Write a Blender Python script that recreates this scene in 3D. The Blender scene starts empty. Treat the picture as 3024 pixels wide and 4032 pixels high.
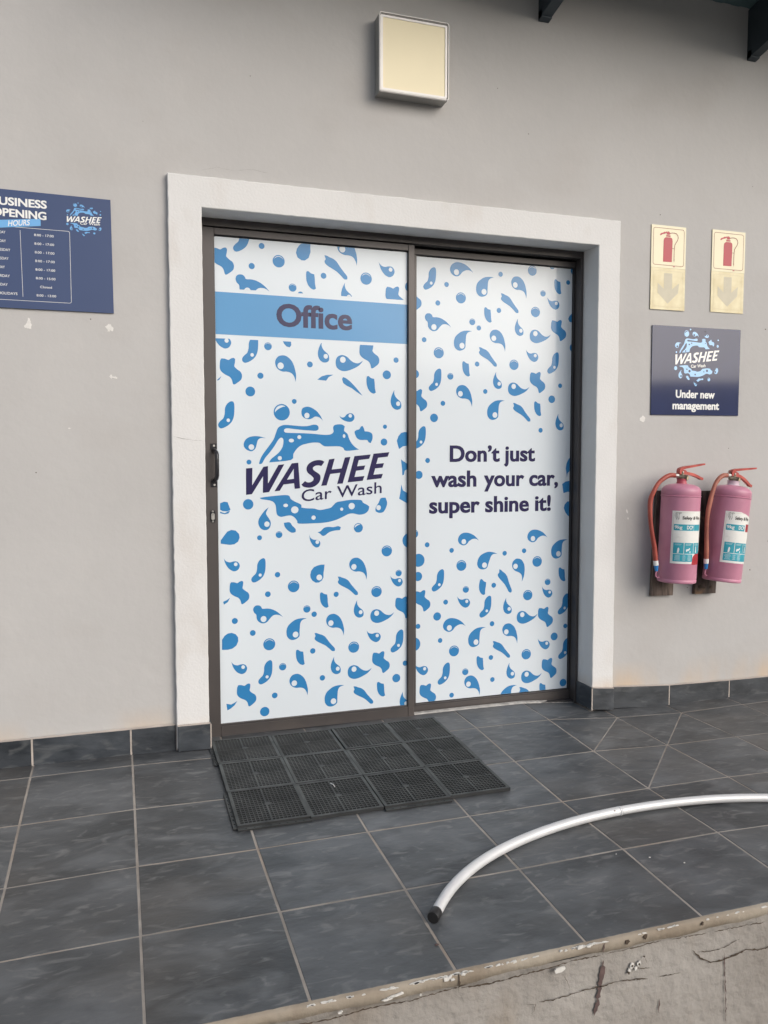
import bpy, math, random
from mathutils import Vector, Matrix
from mathutils.geometry import tessellate_polygon
random.seed(7)
sc = bpy.context.scene
COL = sc.collection
# ------------------------------------------------------------------ camera, world, sun, exposure
def cam_axes(p, y, r):
    cp, sp, cy, sy, cr, sr = math.cos(p), math.sin(p), math.cos(y), math.sin(y), math.cos(r), math.sin(r)
    f = Vector((sy*cp, cy*cp, -sp)); r0 = Vector((cy, -sy, 0)); u = r0.cross(f)
    return cr*r0+sr*u, -sr*r0+cr*u, f
cd = bpy.data.cameras.new('camera'); cam = bpy.data.objects.new('camera', cd); COL.objects.link(cam)
rt, upv, fw = cam_axes(.0644947, .3181680, -.0008024)
M = Matrix((rt, upv, -fw)).transposed().to_4x4(); M.translation = Vector((.58337, -3.20903, 1.14571)); cam.matrix_world = M
cd.sensor_fit = 'VERTICAL'; cd.sensor_height = 36; cd.lens = 3180.17/4032*36; cd.clip_start = .05; cd.clip_end = 2000
sc.camera = cam
SUN_EL, SUN_AZ = math.radians(27), math.radians(33)     # azimuth from straight in front of the wall, towards +x
world = bpy.data.worlds.new('World'); sc.world = world; world.use_nodes = True
wn = world.node_tree; bg = wn.nodes['Background']
sky = wn.nodes.new('ShaderNodeTexSky'); sky.sky_type = 'NISHITA'; sky.sun_disc = False
sky.sun_elevation = SUN_EL; sky.sun_rotation = math.pi - SUN_AZ; sky.dust_density = 2.9; sky.air_density = 1.0; sky.ozone_density = 1.0
hs = wn.nodes.new('ShaderNodeHueSaturation'); hs.inputs['Saturation'].default_value = .62
wn.links.new(sky.outputs[0], hs.inputs['Color']); wn.links.new(hs.outputs[0], bg.inputs[0]); bg.inputs[1].default_value = .142
sl = bpy.data.lights.new('sun', 'SUN'); sl.energy = .75; sl.angle = math.radians(48); sl.color = (1, .985, .97)
so = bpy.data.objects.new('sun', sl); COL.objects.link(so)
sd = Vector((math.sin(SUN_AZ)*math.cos(SUN_EL), -math.cos(SUN_AZ)*math.cos(SUN_EL), math.sin(SUN_EL)))
so.rotation_euler = sd.to_track_quat('Z', 'Y').to_euler()
sc.view_settings.view_transform = 'Standard'; sc.view_settings.look = 'None'; sc.view_settings.exposure = .36; sc.view_settings.gamma = 1
sc.view_settings.use_curve_mapping = False

# ------------------------------------------------------------------ materials
def srgb(r, g, b):
    f = lambda c: (c/255/12.92) if c/255 <= .04045 else ((c/255+.055)/1.055)**2.4
    return (f(r), f(g), f(b), 1)
def shift(N, L, V):
    oi = N.new('ShaderNodeObjectInfo'); mu = N.new('ShaderNodeMath'); mu.operation = 'MULTIPLY'; mu.inputs[1].default_value = 37.0; L.new(oi.outputs['Random'], mu.inputs[0])
    rt_ = N.new('ShaderNodeVectorRotate'); rt_.rotation_type = 'Z_AXIS'; L.new(V, rt_.inputs['Vector']); ms = N.new('ShaderNodeMath'); ms.operation = 'MULTIPLY'; ms.inputs[1].default_value = .9; L.new(oi.outputs['Random'], ms.inputs[0]); L.new(ms.outputs[0], rt_.inputs['Angle'])
    ad = N.new('ShaderNodeVectorMath'); ad.operation = 'ADD'; L.new(rt_.outputs[0], ad.inputs[0]); L.new(mu.outputs[0], ad.inputs[1]); return ad.outputs[0]
def mat(name, col, rough=.6, metal=0, var=.08, vscale=6, bump=0, bscale=60, bdist=.002, coat=0, spec=.5, detail=4, col2=None, stretch=None, objrand=0, crough=.06, rot=None, objoff=False):
    m = bpy.data.materials.new(name); m.use_nodes = True; nt = m.node_tree; N = nt.nodes; L = nt.links
    p = N['Principled BSDF']; p.inputs['Roughness'].default_value = rough; p.inputs['Metallic'].default_value = metal
    p.inputs['Specular IOR Level'].default_value = spec
    if coat: p.inputs['Coat Weight'].default_value = coat; p.inputs['Coat Roughness'].default_value = crough
    tc = N.new('ShaderNodeTexCoord'); mp = N.new('ShaderNodeMapping'); L.new(tc.outputs['Object'], mp.inputs[0])
    if stretch: mp.inputs['Scale'].default_value = stretch
    if rot: mp.inputs['Rotation'].default_value = rot
    V = mp.outputs[0]
    if objoff: m['objoff'] = 1; V = shift(N, L, V)
    nz = N.new('ShaderNodeTexNoise'); nz.inputs['Scale'].default_value = vscale; nz.inputs['Detail'].default_value = detail
    L.new(V, nz.inputs['Vector'])
    rp = N.new('ShaderNodeValToRGB'); rp.color_ramp.elements[0].position = .32; rp.color_ramp.elements[1].position = .68
    a = [c*(1-var) for c in col[:3]]; b = [min(1, c*(1+var)) for c in (col2 or col)[:3]]
    rp.color_ramp.elements[0].color = (*a, 1); rp.color_ramp.elements[1].color = (*b, 1)
    L.new(nz.outputs[0], rp.inputs[0]); out = rp.outputs[0]
    if objrand:
        oi = N.new('ShaderNodeObjectInfo'); mr = N.new('ShaderNodeMapRange'); L.new(oi.outputs['Random'], mr.inputs[0])
        mr.inputs[3].default_value = 1-objrand; mr.inputs[4].default_value = 1+objrand
        vm = N.new('ShaderNodeVectorMath'); vm.operation = 'SCALE'; L.new(out, vm.inputs[0]); L.new(mr.outputs[0], vm.inputs['Scale']); out = vm.outputs[0]
    L.new(out, p.inputs['Base Color'])
    if bump:
        n2 = N.new('ShaderNodeTexNoise'); n2.inputs['Scale'].default_value = bscale; n2.inputs['Detail'].default_value = 5
        L.new(V, n2.inputs['Vector']); bp = N.new('ShaderNodeBump'); bp.inputs['Strength'].default_value = bump; bp.inputs['Distance'].default_value = bdist
        L.new(n2.outputs[0], bp.inputs['Height']); L.new(bp.outputs[0], p.inputs['Normal'])
    m['out'] = 1
    return m
def nodes_of(m): return m.node_tree.nodes, m.node_tree.links, m.node_tree.nodes['Principled BSDF']
def overlay(m, color, lo, hi, scale, axis_scale=(1,1,1), fac=1, height=None, seed=0, detail=6, dist=0, rotz=0):
    """mix a stain colour over the base where a noise (optionally limited to a height range) is high"""
    N, L, p = nodes_of(m); src = p.inputs['Base Color'].links[0].from_socket
    tc = N.new('ShaderNodeTexCoord'); mp = N.new('ShaderNodeMapping'); mp.inputs['Scale'].default_value = axis_scale; mp.inputs['Location'].default_value = (seed, seed*.7, 0)
    mp.inputs['Rotation'].default_value = (0, 0, rotz)
    L.new(tc.outputs['Object'], mp.inputs[0]); nz = N.new('ShaderNodeTexNoise'); nz.inputs['Scale'].default_value = scale; nz.inputs['Detail'].default_value = detail; nz.inputs['Distortion'].default_value = dist
    V = mp.outputs[0]
    if m.get('objoff'):
        oi = N.new('ShaderNodeObjectInfo'); mu = N.new('ShaderNodeMath'); mu.operation = 'MULTIPLY'; mu.inputs[1].default_value = 53.0; L.new(oi.outputs['Random'], mu.inputs[0])
        ad = N.new('ShaderNodeVectorMath'); ad.operation = 'ADD'; L.new(V, ad.inputs[0]); L.new(mu.outputs[0], ad.inputs[1]); V = ad.outputs[0]
    L.new(V, nz.inputs['Vector'])
    mr = N.new('ShaderNodeMapRange'); mr.inputs[1].default_value = lo; mr.inputs[2].default_value = hi; mr.inputs[4].default_value = fac; L.new(nz.outputs[0], mr.inputs[0])
    f = mr.outputs[0]
    if height:
        sp = N.new('ShaderNodeSeparateXYZ'); L.new(tc.outputs['Object'], sp.inputs[0]); m2 = N.new('ShaderNodeMapRange')
        m2.inputs[1].default_value = height[0]; m2.inputs[2].default_value = height[1]; m2.inputs[3].default_value = 1; m2.inputs[4].default_value = 0
        L.new(sp.outputs[2], m2.inputs[0]); mu = N.new('ShaderNodeMath'); mu.operation = 'MULTIPLY'; L.new(f, mu.inputs[0]); L.new(m2.outputs[0], mu.inputs[1]); f = mu.outputs[0]
    mx = N.new('ShaderNodeMix'); mx.data_type = 'RGBA'; L.new(f, mx.inputs[0]); L.new(src, mx.inputs[6]); mx.inputs[7].default_value = color
    L.new(mx.outputs[2], p.inputs['Base Color'])
MT = {}
MT['plaster'] = mat('painted_plaster', (.480,.468,.456,1), .85, var=.035, vscale=1.6, bump=.55, bscale=24, bdist=.003, spec=.25)
overlay(MT['plaster'], (.40,.37,.345,1), .52, .74, 2.2, (1,1,1.6), .32, seed=3)
overlay(MT['plaster'], (.58,.555,.53,1), .55, .75, 9, (1,1,1), .12, seed=8)
overlay(MT['plaster'], (.60,.43,.27,1), .44, .66, 4, (1,1,.3), .6, height=(.09,.20), seed=5)
MT['trim'] = mat('white_plaster', (.69,.683,.672,1), .8, var=.03, vscale=3, bump=.5, bscale=110, bdist=.002, spec=.3)
overlay(MT['trim'], (.55,.50,.45,1), .55, .75, 7, (1,1,.5), .4, seed=2)
overlay(MT['trim'], (.58,.42,.27,1), .4, .64, 6, (1,1,.3), .45, height=(.10,.15), seed=1)
MT['slate'] = mat('slate_tile', (.048,.053,.058,1), .42, var=.2, vscale=3.2, bump=.7, bscale=7, bdist=.010, col2=(.078,.083,.088,1), objrand=.2, stretch=(1,1.9,1), rot=(0,0,.7), detail=9, spec=.5, objoff=True)
overlay(MT['slate'], (.150,.158,.165,1), .50, .70, 5, (1,1.9,1), .5, seed=4, detail=10, dist=.8, rotz=.7)
overlay(MT['slate'], (.24,.24,.235,1), .56, .72, 12, (1,2.6,1), .42, seed=14, detail=12, dist=1.2, rotz=.75)
overlay(MT['slate'], (.020,.022,.026,1), .55, .74, 9, (1,2.2,1), .28, seed=24, detail=12, dist=1.0, rotz=.6)
overlay(MT['slate'], (.095,.084,.072,1), .5, .75, 2, (1,1.4,1), .5, seed=9)
MT['skirt'] = mat('slate_skirting', (.022,.027,.034,1), .45, var=.2, vscale=5, bump=.4, bscale=14, bdist=.005, col2=(.046,.052,.060,1), objrand=.2, stretch=(1.5,1,3.2), rot=(0,.5,0), detail=7, objoff=True)
overlay(MT['skirt'], (.15,.155,.155,1), .54, .72, 8, (1,1,2.4), .5, seed=6, detail=10, dist=1)
MT['grout'] = mat('grout', (.29,.262,.232,1), .9, var=.25, vscale=9, bump=.6, bscale=150)
overlay(MT['grout'], (.33,.22,.14,1), .52, .75, 3, (1,1,1), .45, seed=2)
MT['grout_light'] = mat('grout_light', (.42,.37,.33,1), .9, var=.15, vscale=12, bump=.6, bscale=150)
MT['mortar'] = mat('mortar_edge', (.26,.205,.148,1), .92, var=.16, vscale=5, bump=.7, bscale=60, bdist=.004, col2=(.30,.262,.21,1))
overlay(MT['mortar'], (.16,.125,.09,1), .55, .75, 8, (1,1,.4), .6, seed=4)
MT['rough'] = mat('rough_plaster', (.27,.245,.218,1), .92, var=.10, vscale=3, bump=1, bscale=34, bdist=.008, col2=(.33,.31,.285,1))
overlay(MT['rough'], (.20,.15,.10,1), .58, .8, 7, (1,1,.25), .6, seed=11)
MT['crackdark'] = mat('crack_shadow', (.07,.05,.035,1), .95, var=.3, vscale=40)
MT['crackrust'] = mat('crack_rust', (.10,.065,.06,1), .9, var=.3, vscale=40)
MT['chip'] = mat('old_white_paint', (.62,.60,.56,1), .8, var=.12, vscale=50, bump=.5, bscale=120)
MT['peel'] = mat('bare_white_filler', (.70,.68,.65,1), .8, var=.06, vscale=80, bump=.3, bscale=120)
MT['ground'] = mat('concrete_ground', (.17,.16,.145,1), .9, var=.12, vscale=.6, bump=.5, bscale=20)
MT['skyline'] = mat('skyline_dark', (.05,.06,.035,1), .95, var=.4, vscale=.05)  # dark tone for the added skyline behind the camera, seen only in reflections
MT['alu'] = mat('bronze_aluminium', (.075,.066,.064,1), .42, metal=.25, var=.10, vscale=3, bump=.05, bscale=200, spec=.5)
overlay(MT['alu'], (.13,.11,.095,1), .5, .75, 6, (1,1,1), .45, height=(.0,.16), seed=3)
MT['aludark'] = mat('bronze_track', (.035,.033,.035,1), .5, metal=.2, var=.1, vscale=3)
MT['seal'] = mat('sealant', (.42,.40,.37,1), .7, var=.25, vscale=40, bump=.5, bscale=90)
MT['film'] = mat('printed_film_white', (.66,.715,.760,1), .45, var=.015, vscale=1.5, bump=.06, bscale=260, bdist=.0008, coat=.5, crough=.10, spec=.2)
MT['fblue'] = mat('film_ink_blue', (.030,.205,.46,1), .45, var=.03, vscale=1.5, bump=.06, bscale=260, bdist=.0008, coat=.5, crough=.10, spec=.2)
MT['fband'] = mat('film_ink_band', (.085,.28,.53,1), .45, var=.03, vscale=2, bump=.06, bscale=260, bdist=.0008, coat=.5, crough=.10, spec=.2)
MT['fnavy'] = mat('film_ink_navy', (.016,.012,.070,1), .45, var=.03, vscale=2, bump=.06, bscale=260, bdist=.0008, coat=.5, crough=.10, spec=.2)
MT['glass'] = mat('dark_glass', (.03,.035,.04,1), .05, var=.02)
MT['handle'] = mat('black_handle', (.012,.012,.016,1), .28, var=.1)
MT['steel'] = mat('steel', (.6,.58,.55,1), .3, metal=.9, var=.08, vscale=30)
MT['navy'] = mat('sign_navy', (.040,.065,.155,1), .40, var=.03, vscale=4, coat=.4, crough=.08, spec=.25)
MT['navy2'] = mat('sign_navy_gloss', (.014,.024,.085,1), .45, var=.06, vscale=9, coat=.6, crough=.07, spec=.15)
MT['sblue'] = mat('sign_blue', (.13,.38,.72,1), .4, var=.02, coat=.6)
MT['sblue2'] = mat('sign_light_blue', (.25,.52,.85,1), .4, var=.02, coat=.6)
MT['white'] = mat('sign_white', (.80,.80,.78,1), .4, var=.02, coat=.5)
MT['lum'] = mat('photoluminescent_cream', (.73,.67,.46,1), .5, var=.03, vscale=12, coat=.3)
MT['lumold'] = mat('aged_cream', (.63,.53,.29,1), .5, var=.07, vscale=14, coat=.3, col2=(.68,.61,.39,1))
MT['arrow'] = mat('faded_arrow', (.55,.505,.385,1), .5, var=.05, vscale=20)
MT['arrowline'] = mat('faded_line', (.58,.50,.31,1), .5, var=.05, vscale=20)
MT['signred'] = mat('sign_red', (.42,.032,.05,1), .45, var=.04)
MT['signredline'] = mat('sign_red_line', (.28,.07,.04,1), .45, var=.04)
MT['lens'] = mat('cream_diffuser', (.86,.77,.54,1), .5, var=.025, vscale=3, spec=.4)
MT['rim'] = mat('white_rim', (.88,.85,.82,1), .45, var=.03)
MT['house'] = mat('grey_housing', (.33,.325,.31,1), .5, metal=.2, var=.08, vscale=10)
MT['pink'] = mat('faded_red_paint', (.50,.195,.285,1), .46, var=.07, vscale=7, bump=.08, bscale=60, col2=(.56,.24,.335,1), spec=.5, coat=.25, crough=.35)
overlay(MT['pink'], (.60,.28,.38,1), .50, .78, 10, (1,1,1), .30, seed=3)
MT['pinkneck'] = mat('red_neck', (.42,.07,.10,1), .45, var=.1, vscale=20)
MT['paleneck'] = mat('pale_neck', (.58,.47,.53,1), .45, var=.1, vscale=20)
MT['hosered'] = mat('red_hose', (.27,.030,.024,1), .5, var=.18, vscale=9, col2=(.35,.075,.05,1))
MT['hosebrown'] = mat('sun_faded_hose', (.26,.075,.05,1), .55, var=.18, vscale=9, col2=(.36,.13,.085,1))
MT['lever'] = mat('red_lever', (.40,.040,.032,1), .38, var=.15, vscale=25, col2=(.46,.085,.065,1))
MT['brass'] = mat('dull_brass', (.16,.13,.095,1), .45, metal=.5, var=.2, vscale=50)
MT['dial'] = mat('gauge_dial', (.55,.48,.30,1), .3, var=.1, vscale=90, coat=.5)
MT['clipblue'] = mat('blue_nozzle', (.03,.22,.55,1), .45, var=.1)
MT['paper'] = mat('label_paper', (.78,.77,.73,1), .45, var=.05, vscale=24, coat=.3, crough=.2)
overlay(MT['paper'], (.55,.52,.47,1), .6, .75, 30, (1,1,1), .5, seed=7)
MT['teal'] = mat('label_teal', (.03,.33,.42,1), .45, var=.10, vscale=30, coat=.2)
MT['ink'] = mat('label_ink', (.06,.055,.05,1), .5, var=.2, vscale=60)
MT['rededge'] = mat('torn_red', (.38,.02,.03,1), .45, var=.15, vscale=30)
MT['wood'] = mat('weathered_wood', (.075,.052,.042,1), .8, var=.35, vscale=14, bump=.6, bscale=40, stretch=(6,6,.7), col2=(.15,.115,.095,1))
overlay(MT['wood'], (.26,.19,.12,1), .55, .75, 6, (1,1,1), .5, height=(.55,.62), seed=2)
MT['wooddark'] = mat('stained_wood', (.030,.022,.018,1), .8, var=.4, vscale=12, bump=.6, bscale=40, stretch=(4,4,.8), col2=(.075,.055,.045,1))
overlay(MT['wooddark'], (.22,.13,.07,1), .56, .7, 14, (1,1,1), .8, height=(.54,.6), seed=2)
MT['rubber'] = mat('black_rubber', (.014,.015,.016,1), .6, var=.25, vscale=7, bump=.3, bscale=180, col2=(.022,.023,.024,1), objrand=.1)
MT['silver'] = mat('ribbed_silver', (.66,.66,.66,1), .45, metal=.22, var=.05, vscale=12)
MT['rubber_lit'] = mat('lit_rubber_top', (.044,.049,.050,1), .7, var=.25, vscale=9, col2=(.074,.079,.077,1), objrand=.15)  # mat tops painted lighter than the sides, so the holes read as shaded
MT['cap'] = mat('black_cap', (.014,.013,.013,1), .5, var=.2)
MT['beam'] = mat('dark_teal_steel', (.040,.056,.070,1), .55, var=.15, vscale=4)
MT['sheet'] = mat('roof_sheet_underside', (.10,.165,.175,1), .6, var=.15, vscale=2)

# ------------------------------------------------------------------ mesh helpers
class MB:
    def __init__(s): s.v = []; s.f = []; s.m = []; s.mats = []
    def mi(s, m):
        if m not in s.mats: s.mats.append(m)
        return s.mats.index(m)
    def add(s, vs, fs, m):
        k = len(s.v); i = s.mi(m); s.v += [tuple(v) for v in vs]
        for f in fs: s.f.append([a+k for a in f]); s.m.append(i)
    def box(s, x0, x1, y0, y1, z0, z1, m, T=None):
        vs = [(x, y, z) for x in (x0, x1) for y in (y0, y1) for z in (z0, z1)]
        if T: vs = [T(*v) for v in vs]
        s.add(vs, [(0,1,3,2),(4,6,7,5),(0,4,5,1),(2,3,7,6),(0,2,6,4),(1,5,7,3)], m)
    def tbox(s, x0, x1, y0, y1, z0, z1, m, mtop, T):
        vs = [T(x, y, z) for x in (x0, x1) for y in (y0, y1) for z in (z0, z1)]; k = len(s.v); s.v += vs
        for f in [(0,1,3,2),(4,6,7,5),(0,4,5,1),(2,3,7,6)]: s.f.append([a+k for a in f]); s.m.append(s.mi(m))
        s.f.append([a+k for a in (1,5,7,3)]); s.m.append(s.mi(mtop))
    def cbox(s, x0, x1, y0, y1, z0, z1, c, m):
        """box whose front (-y) edges are chamfered by c"""
        a = [(x0,y1,z0),(x1,y1,z0),(x1,y1,z1),(x0,y1,z1)]; b = [(x0,y0+c,z0),(x1,y0+c,z0),(x1,y0+c,z1),(x0,y0+c,z1)]
        d = [(x0+c,y0,z0+c),(x1-c,y0,z0+c),(x1-c,y0,z1-c),(x0+c,y0,z1-c)]
        fs = [(3,2,1,0),(8,9,10,11)]
        for i in range(4):
            j = (i+1) % 4; fs += [(i,j,j+4,i+4),(i+4,j+4,j+8,i+8)]
        s.add(a+b+d, fs, m)
    def tube(s, pts, r, m, n=12, cap=True):
        pts = [Vector(p) for p in pts]; rs = r if isinstance(r, (list, tuple)) else [r]*len(pts)
        vs = []; prev = None
        for i, p in enumerate(pts):
            t = (pts[min(i+1, len(pts)-1)]-pts[max(i-1, 0)]).normalized()
            if prev is None: a = Vector((0,0,1)) if abs(t.z) < .9 else Vector((1,0,0)); nn = t.cross(a).normalized()
            else: nn = (prev - t*prev.dot(t)).normalized()
            prev = nn; bb = t.cross(nn)
            for k in range(n):
                q = 2*math.pi*k/n; vs.append(p+(nn*math.cos(q)+bb*math.sin(q))*rs[i])
        fs = [(i*n+k, i*n+(k+1)%n, (i+1)*n+(k+1)%n, (i+1)*n+k) for i in range(len(pts)-1) for k in range(n)]
        if cap: fs += [tuple(range(n-1,-1,-1)), tuple((len(pts)-1)*n+k for k in range(n))]
        s.add(vs, fs, m)
    def lathe(s, prof, m, n=32, T=None):
        vs = [(r*math.cos(2*math.pi*k/n), r*math.sin(2*math.pi*k/n), z) for r, z in prof for k in range(n)]
        if T: vs = [T(*v) for v in vs]
        fs = [(i*n+k, i*n+(k+1)%n, (i+1)*n+(k+1)%n, (i+1)*n+k) for i in range(len(prof)-1) for k in range(n)]
        if prof[0][0] > 1e-5: fs.append(tuple(range(n-1,-1,-1)))
        if prof[-1][0] > 1e-5: fs.append(tuple((len(prof)-1)*n+k for k in range(n)))
        s.add(vs, fs, m)
    def poly(s, loops, fn, m):
        """filled 2D polygon with holes; fn(x,z)->3D"""
        L3 = [[Vector((p[0], p[1], 0)) for p in l] for l in loops]
        tris = tessellate_polygon(L3); flat = [p for l in loops for p in l]
        fs = []
        for t in tris:
            a, b, c = [flat[i] for i in t]
            ar = (b[0]-a[0])*(c[1]-a[1])-(b[1]-a[1])*(c[0]-a[0])
            if abs(ar) < 1e-12: continue
            fs.append(tuple(t) if ar > 0 else (t[0], t[2], t[1]))
        s.add([fn(*p) for p in flat], fs, m)
    def build(s, name, parent=None, smooth=False, loc=None):
        me = bpy.data.meshes.new(name); me.from_pydata(s.v, [], s.f)
        for m in s.mats: me.materials.append(MT[m] if isinstance(m, str) else m)
        me.polygons.foreach_set('material_index', s.m)
        if smooth: me.polygons.foreach_set('use_smooth', [True]*len(me.polygons))
        me.update(); o = bpy.data.objects.new(name, me); COL.objects.link(o)
        if parent: o.parent = parent
        if loc: o.location = loc
        return o
def smooth_sharp(o, ang=35):
    me = o.data
    me.polygons.foreach_set('use_smooth', [True]*len(me.polygons)); me.set_sharp_from_angle(angle=math.radians(ang))
def thing(name, label, cat, loc=(0,0,0), group=None):
    o = bpy.data.objects.new(name, None); COL.objects.link(o); o.location = loc; o['label'] = label; o['category'] = cat
    o.empty_display_size = .1
    if group: o['group'] = group
    return o
def struct(o): o['kind'] = 'structure'; return o
def stuff(o): o['kind'] = 'stuff'; return o
def off(mb, parent):
    """shift mesh coordinates (given in world) into the local frame of a parent placed by location only"""
    l = parent.location; mb.v = [(a-l[0], b-l[1], c-l[2]) for a, b, c in mb.v]; return mb
# ---- text: outlines of the built-in font
def raw_text(body, offs):
    c = bpy.data.curves.new('t', 'FONT'); c.body = body; c.offset = offs; c.size = 1; c.resolution_u = 4
    o = bpy.data.objects.new('t', c); COL.objects.link(o); dg = bpy.context.evaluated_depsgraph_get()
    me = bpy.data.meshes.new_from_object(o.evaluated_get(dg))
    v = [(a.co.x, a.co.y) for a in me.vertices]; f = [tuple(p.vertices) for p in me.polygons]
    bpy.data.objects.remove(o); bpy.data.meshes.remove(me); bpy.data.curves.remove(c)
    return v, f
CAPH = max(p[1] for p in raw_text('H', 0)[0])
def text(mb, body, p0, p1, cap, fn, m, bold=0, slant=0, dep=.00006):
    """ink of the text runs from p0 (left, on the baseline) to p1 (right, on the baseline); cap = height of capitals"""
    v, f = raw_text(body, min(bold, .02)); x0 = min(a[0] for a in v); x1 = max(a[0] for a in v)
    dx, dz = (p1[0]-p0[0])/(x1-x0), (p1[1]-p0[1])/(x1-x0); sz = cap/CAPH
    e_ = bold-.02; sh = [(0.0, 0.0)] if bold <= .02 else [(-e_, -e_*.45), (e_, -e_*.45), (-e_, e_*.45), (e_, e_*.45)]
    for k, (s, t_) in enumerate(sh):
        mb.add([fn(p0[0]+(a-x0+s)*dx+b*sz*slant, p0[1]+(a-x0+s)*dz+(b+t_)*sz, k*dep) for a, b in v], f, m)
def pl(y): return lambda x, z, d=0: (x, y-d, z)
def crv(pts, sub=3, corner=62):
    """closed Catmull-Rom through the points, keeping sharp corners sharp"""
    n = len(pts); out = []
    def sharp(i):
        a, b, c = pts[i-1], pts[i], pts[(i+1)%n]
        u = math.atan2(b[1]-a[1], b[0]-a[0]); w = math.atan2(c[1]-b[1], c[0]-b[0]); d = abs((w-u+math.pi)%(2*math.pi)-math.pi)
        return math.degrees(d) > corner
    sh = [sharp(i) for i in range(n)]
    for i in range(n):
        p0, p1, p2, p3 = pts[i-1], pts[i], pts[(i+1)%n], pts[(i+2)%n]
        t1 = ((p2[0]-p0[0])/2, (p2[1]-p0[1])/2) if not sh[i] else (p2[0]-p1[0], p2[1]-p1[1])
        t2 = ((p3[0]-p1[0])/2, (p3[1]-p1[1])/2) if not sh[(i+1)%n] else (p2[0]-p1[0], p2[1]-p1[1])
        for k in range(sub):
            t = k/sub; a = 2*t**3-3*t*t+1; b = t**3-2*t*t+t; c = -2*t**3+3*t*t; d = t**3-t*t
            out.append((a*p1[0]+b*t1[0]+c*p2[0]+d*t2[0], a*p1[1]+b*t1[1]+c*p2[1]+d*t2[1]))
    return out
def ell(cx, cz, a, b, n=18, a0=0, a1=360): return [(cx+a*math.cos(math.radians(a0+(a1-a0)*k/n)), cz+b*math.sin(math.radians(a0+(a1-a0)*k/n))) for k in range(n if a1-a0 == 360 else n+1)]
def clip(poly, x0, x1, z0, z1):
    def cut(P, ax, lim, sgn):
        out = []
        for i in range(len(P)):
            a, b = P[i-1], P[i]; ia = (a[ax]-lim)*sgn >= 0; ib = (b[ax]-lim)*sgn >= 0
            if ia != ib:
                t = (lim-a[ax])/(b[ax]-a[ax]); out.append((a[0]+(b[0]-a[0])*t, a[1]+(b[1]-a[1])*t))
            if ib: out.append(b)
        return out
    for ax, lim, s in ((0,x0,1),(0,x1,-1),(1,z0,1),(1,z1,-1)):
        if poly: poly = cut(poly, ax, lim, s)
    return poly
MOTIFS={"A":[[[-206,109],[-176,237],[-90,344],[26,388],[158,391],[285,332],[412,211],[504,35],[555,-138],[589,-339],[571,-583],[537,-450],[467,-314],[369,-240],[224,-207],[80,-209],[-64,-154],[-166,-46]],[0,0,125]],"B":[[[-390,71],[-384,221],[-321,383],[-192,514],[-23,625],[145,670],[331,681],[494,660],[370,634],[268,579],[205,460],[187,294],[174,99],[168,-68],[88,-163],[-24,-211],[-142,-225],[-270,-177],[-364,-59]],[0,0,130]],"C":[[[-286,-148],[-268,5],[-196,116],[-77,172],[42,170],[174,116],[281,18],[402,-70],[552,-114],[673,-92],[812,-3],[715,-135],[582,-243],[401,-335],[221,-405],[41,-434],[-126,-394],[-245,-295]],[0,0,119]],"D":[[[-482,257],[-423,173],[-340,115],[-221,90],[-90,121],[48,112],[137,30],[167,-76],[125,-188],[47,-263],[-73,-290],[-222,-221],[-341,-98],[-429,70]],[0,0,79]],"E":[[[-157,539],[-158,397],[-105,269],[-11,172],[89,86],[135,-31],[117,-161],[29,-224],[-89,-234],[-207,-170],[-282,-62],[-311,93],[-281,262],[-222,412]],[0,0,91]],"F":[[[-309,93],[-282,220],[-200,341],[-63,421],[103,444],[298,413],[494,327],[662,203],[815,22],[691,104],[551,129],[411,94],[273,9],[190,-98],[79,-171],[-59,-180],[-198,-110],[-281,-20]],[0,0,130]],"G":[[[-430,415],[-396,523],[-314,584],[-189,587],[-98,527],[-44,436],[147,436],[338,397],[530,303],[694,172],[831,20],[693,117],[528,154],[390,119],[280,15],[169,-115],[59,-174],[-78,-176],[-213,-91],[-282,23],[-302,200],[-388,287]],[0,0,130]],"H":[[[-116,433],[-55,575],[42,667],[146,701],[219,632],[231,409],[207,148],[128,-50],[-6,-186],[-159,-273],[-280,-299],[-359,-235],[-365,-130],[-280,-20],[-177,77],[-128,248]],[0,0,68]],"h":[[[-116,433],[-55,575],[42,667],[146,701],[219,632],[231,409],[207,148],[128,-50],[-6,-186],[-159,-273],[-280,-299],[-359,-235],[-365,-130],[-280,-20],[-177,77],[-128,248]],None],"I":[[[-407,183],[-389,344],[-341,423],[-208,411],[-91,373],[6,433],[102,456],[155,399],[143,264],[125,146],[226,43],[348,-45],[401,-173],[372,-319],[263,-422],[128,-512],[64,-492],[28,-354],[-56,-241],[-215,-162],[-347,-63],[-404,48]],None],"J":[[[-438,404],[-346,400],[-230,349],[-86,297],[48,195],[175,19],[321,-158],[455,-318],[455,-432],[337,-431],[203,-305],[46,-172],[-116,-79],[-290,14],[-405,104],[-433,190],[-393,272]],None],"K":[[[-187,206],[-169,317],[-100,336],[2,263],[128,234],[150,76],[160,-122],[194,-292],[113,-338],[-1,-298],[-103,-191],[-171,-19]],None]}
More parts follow.
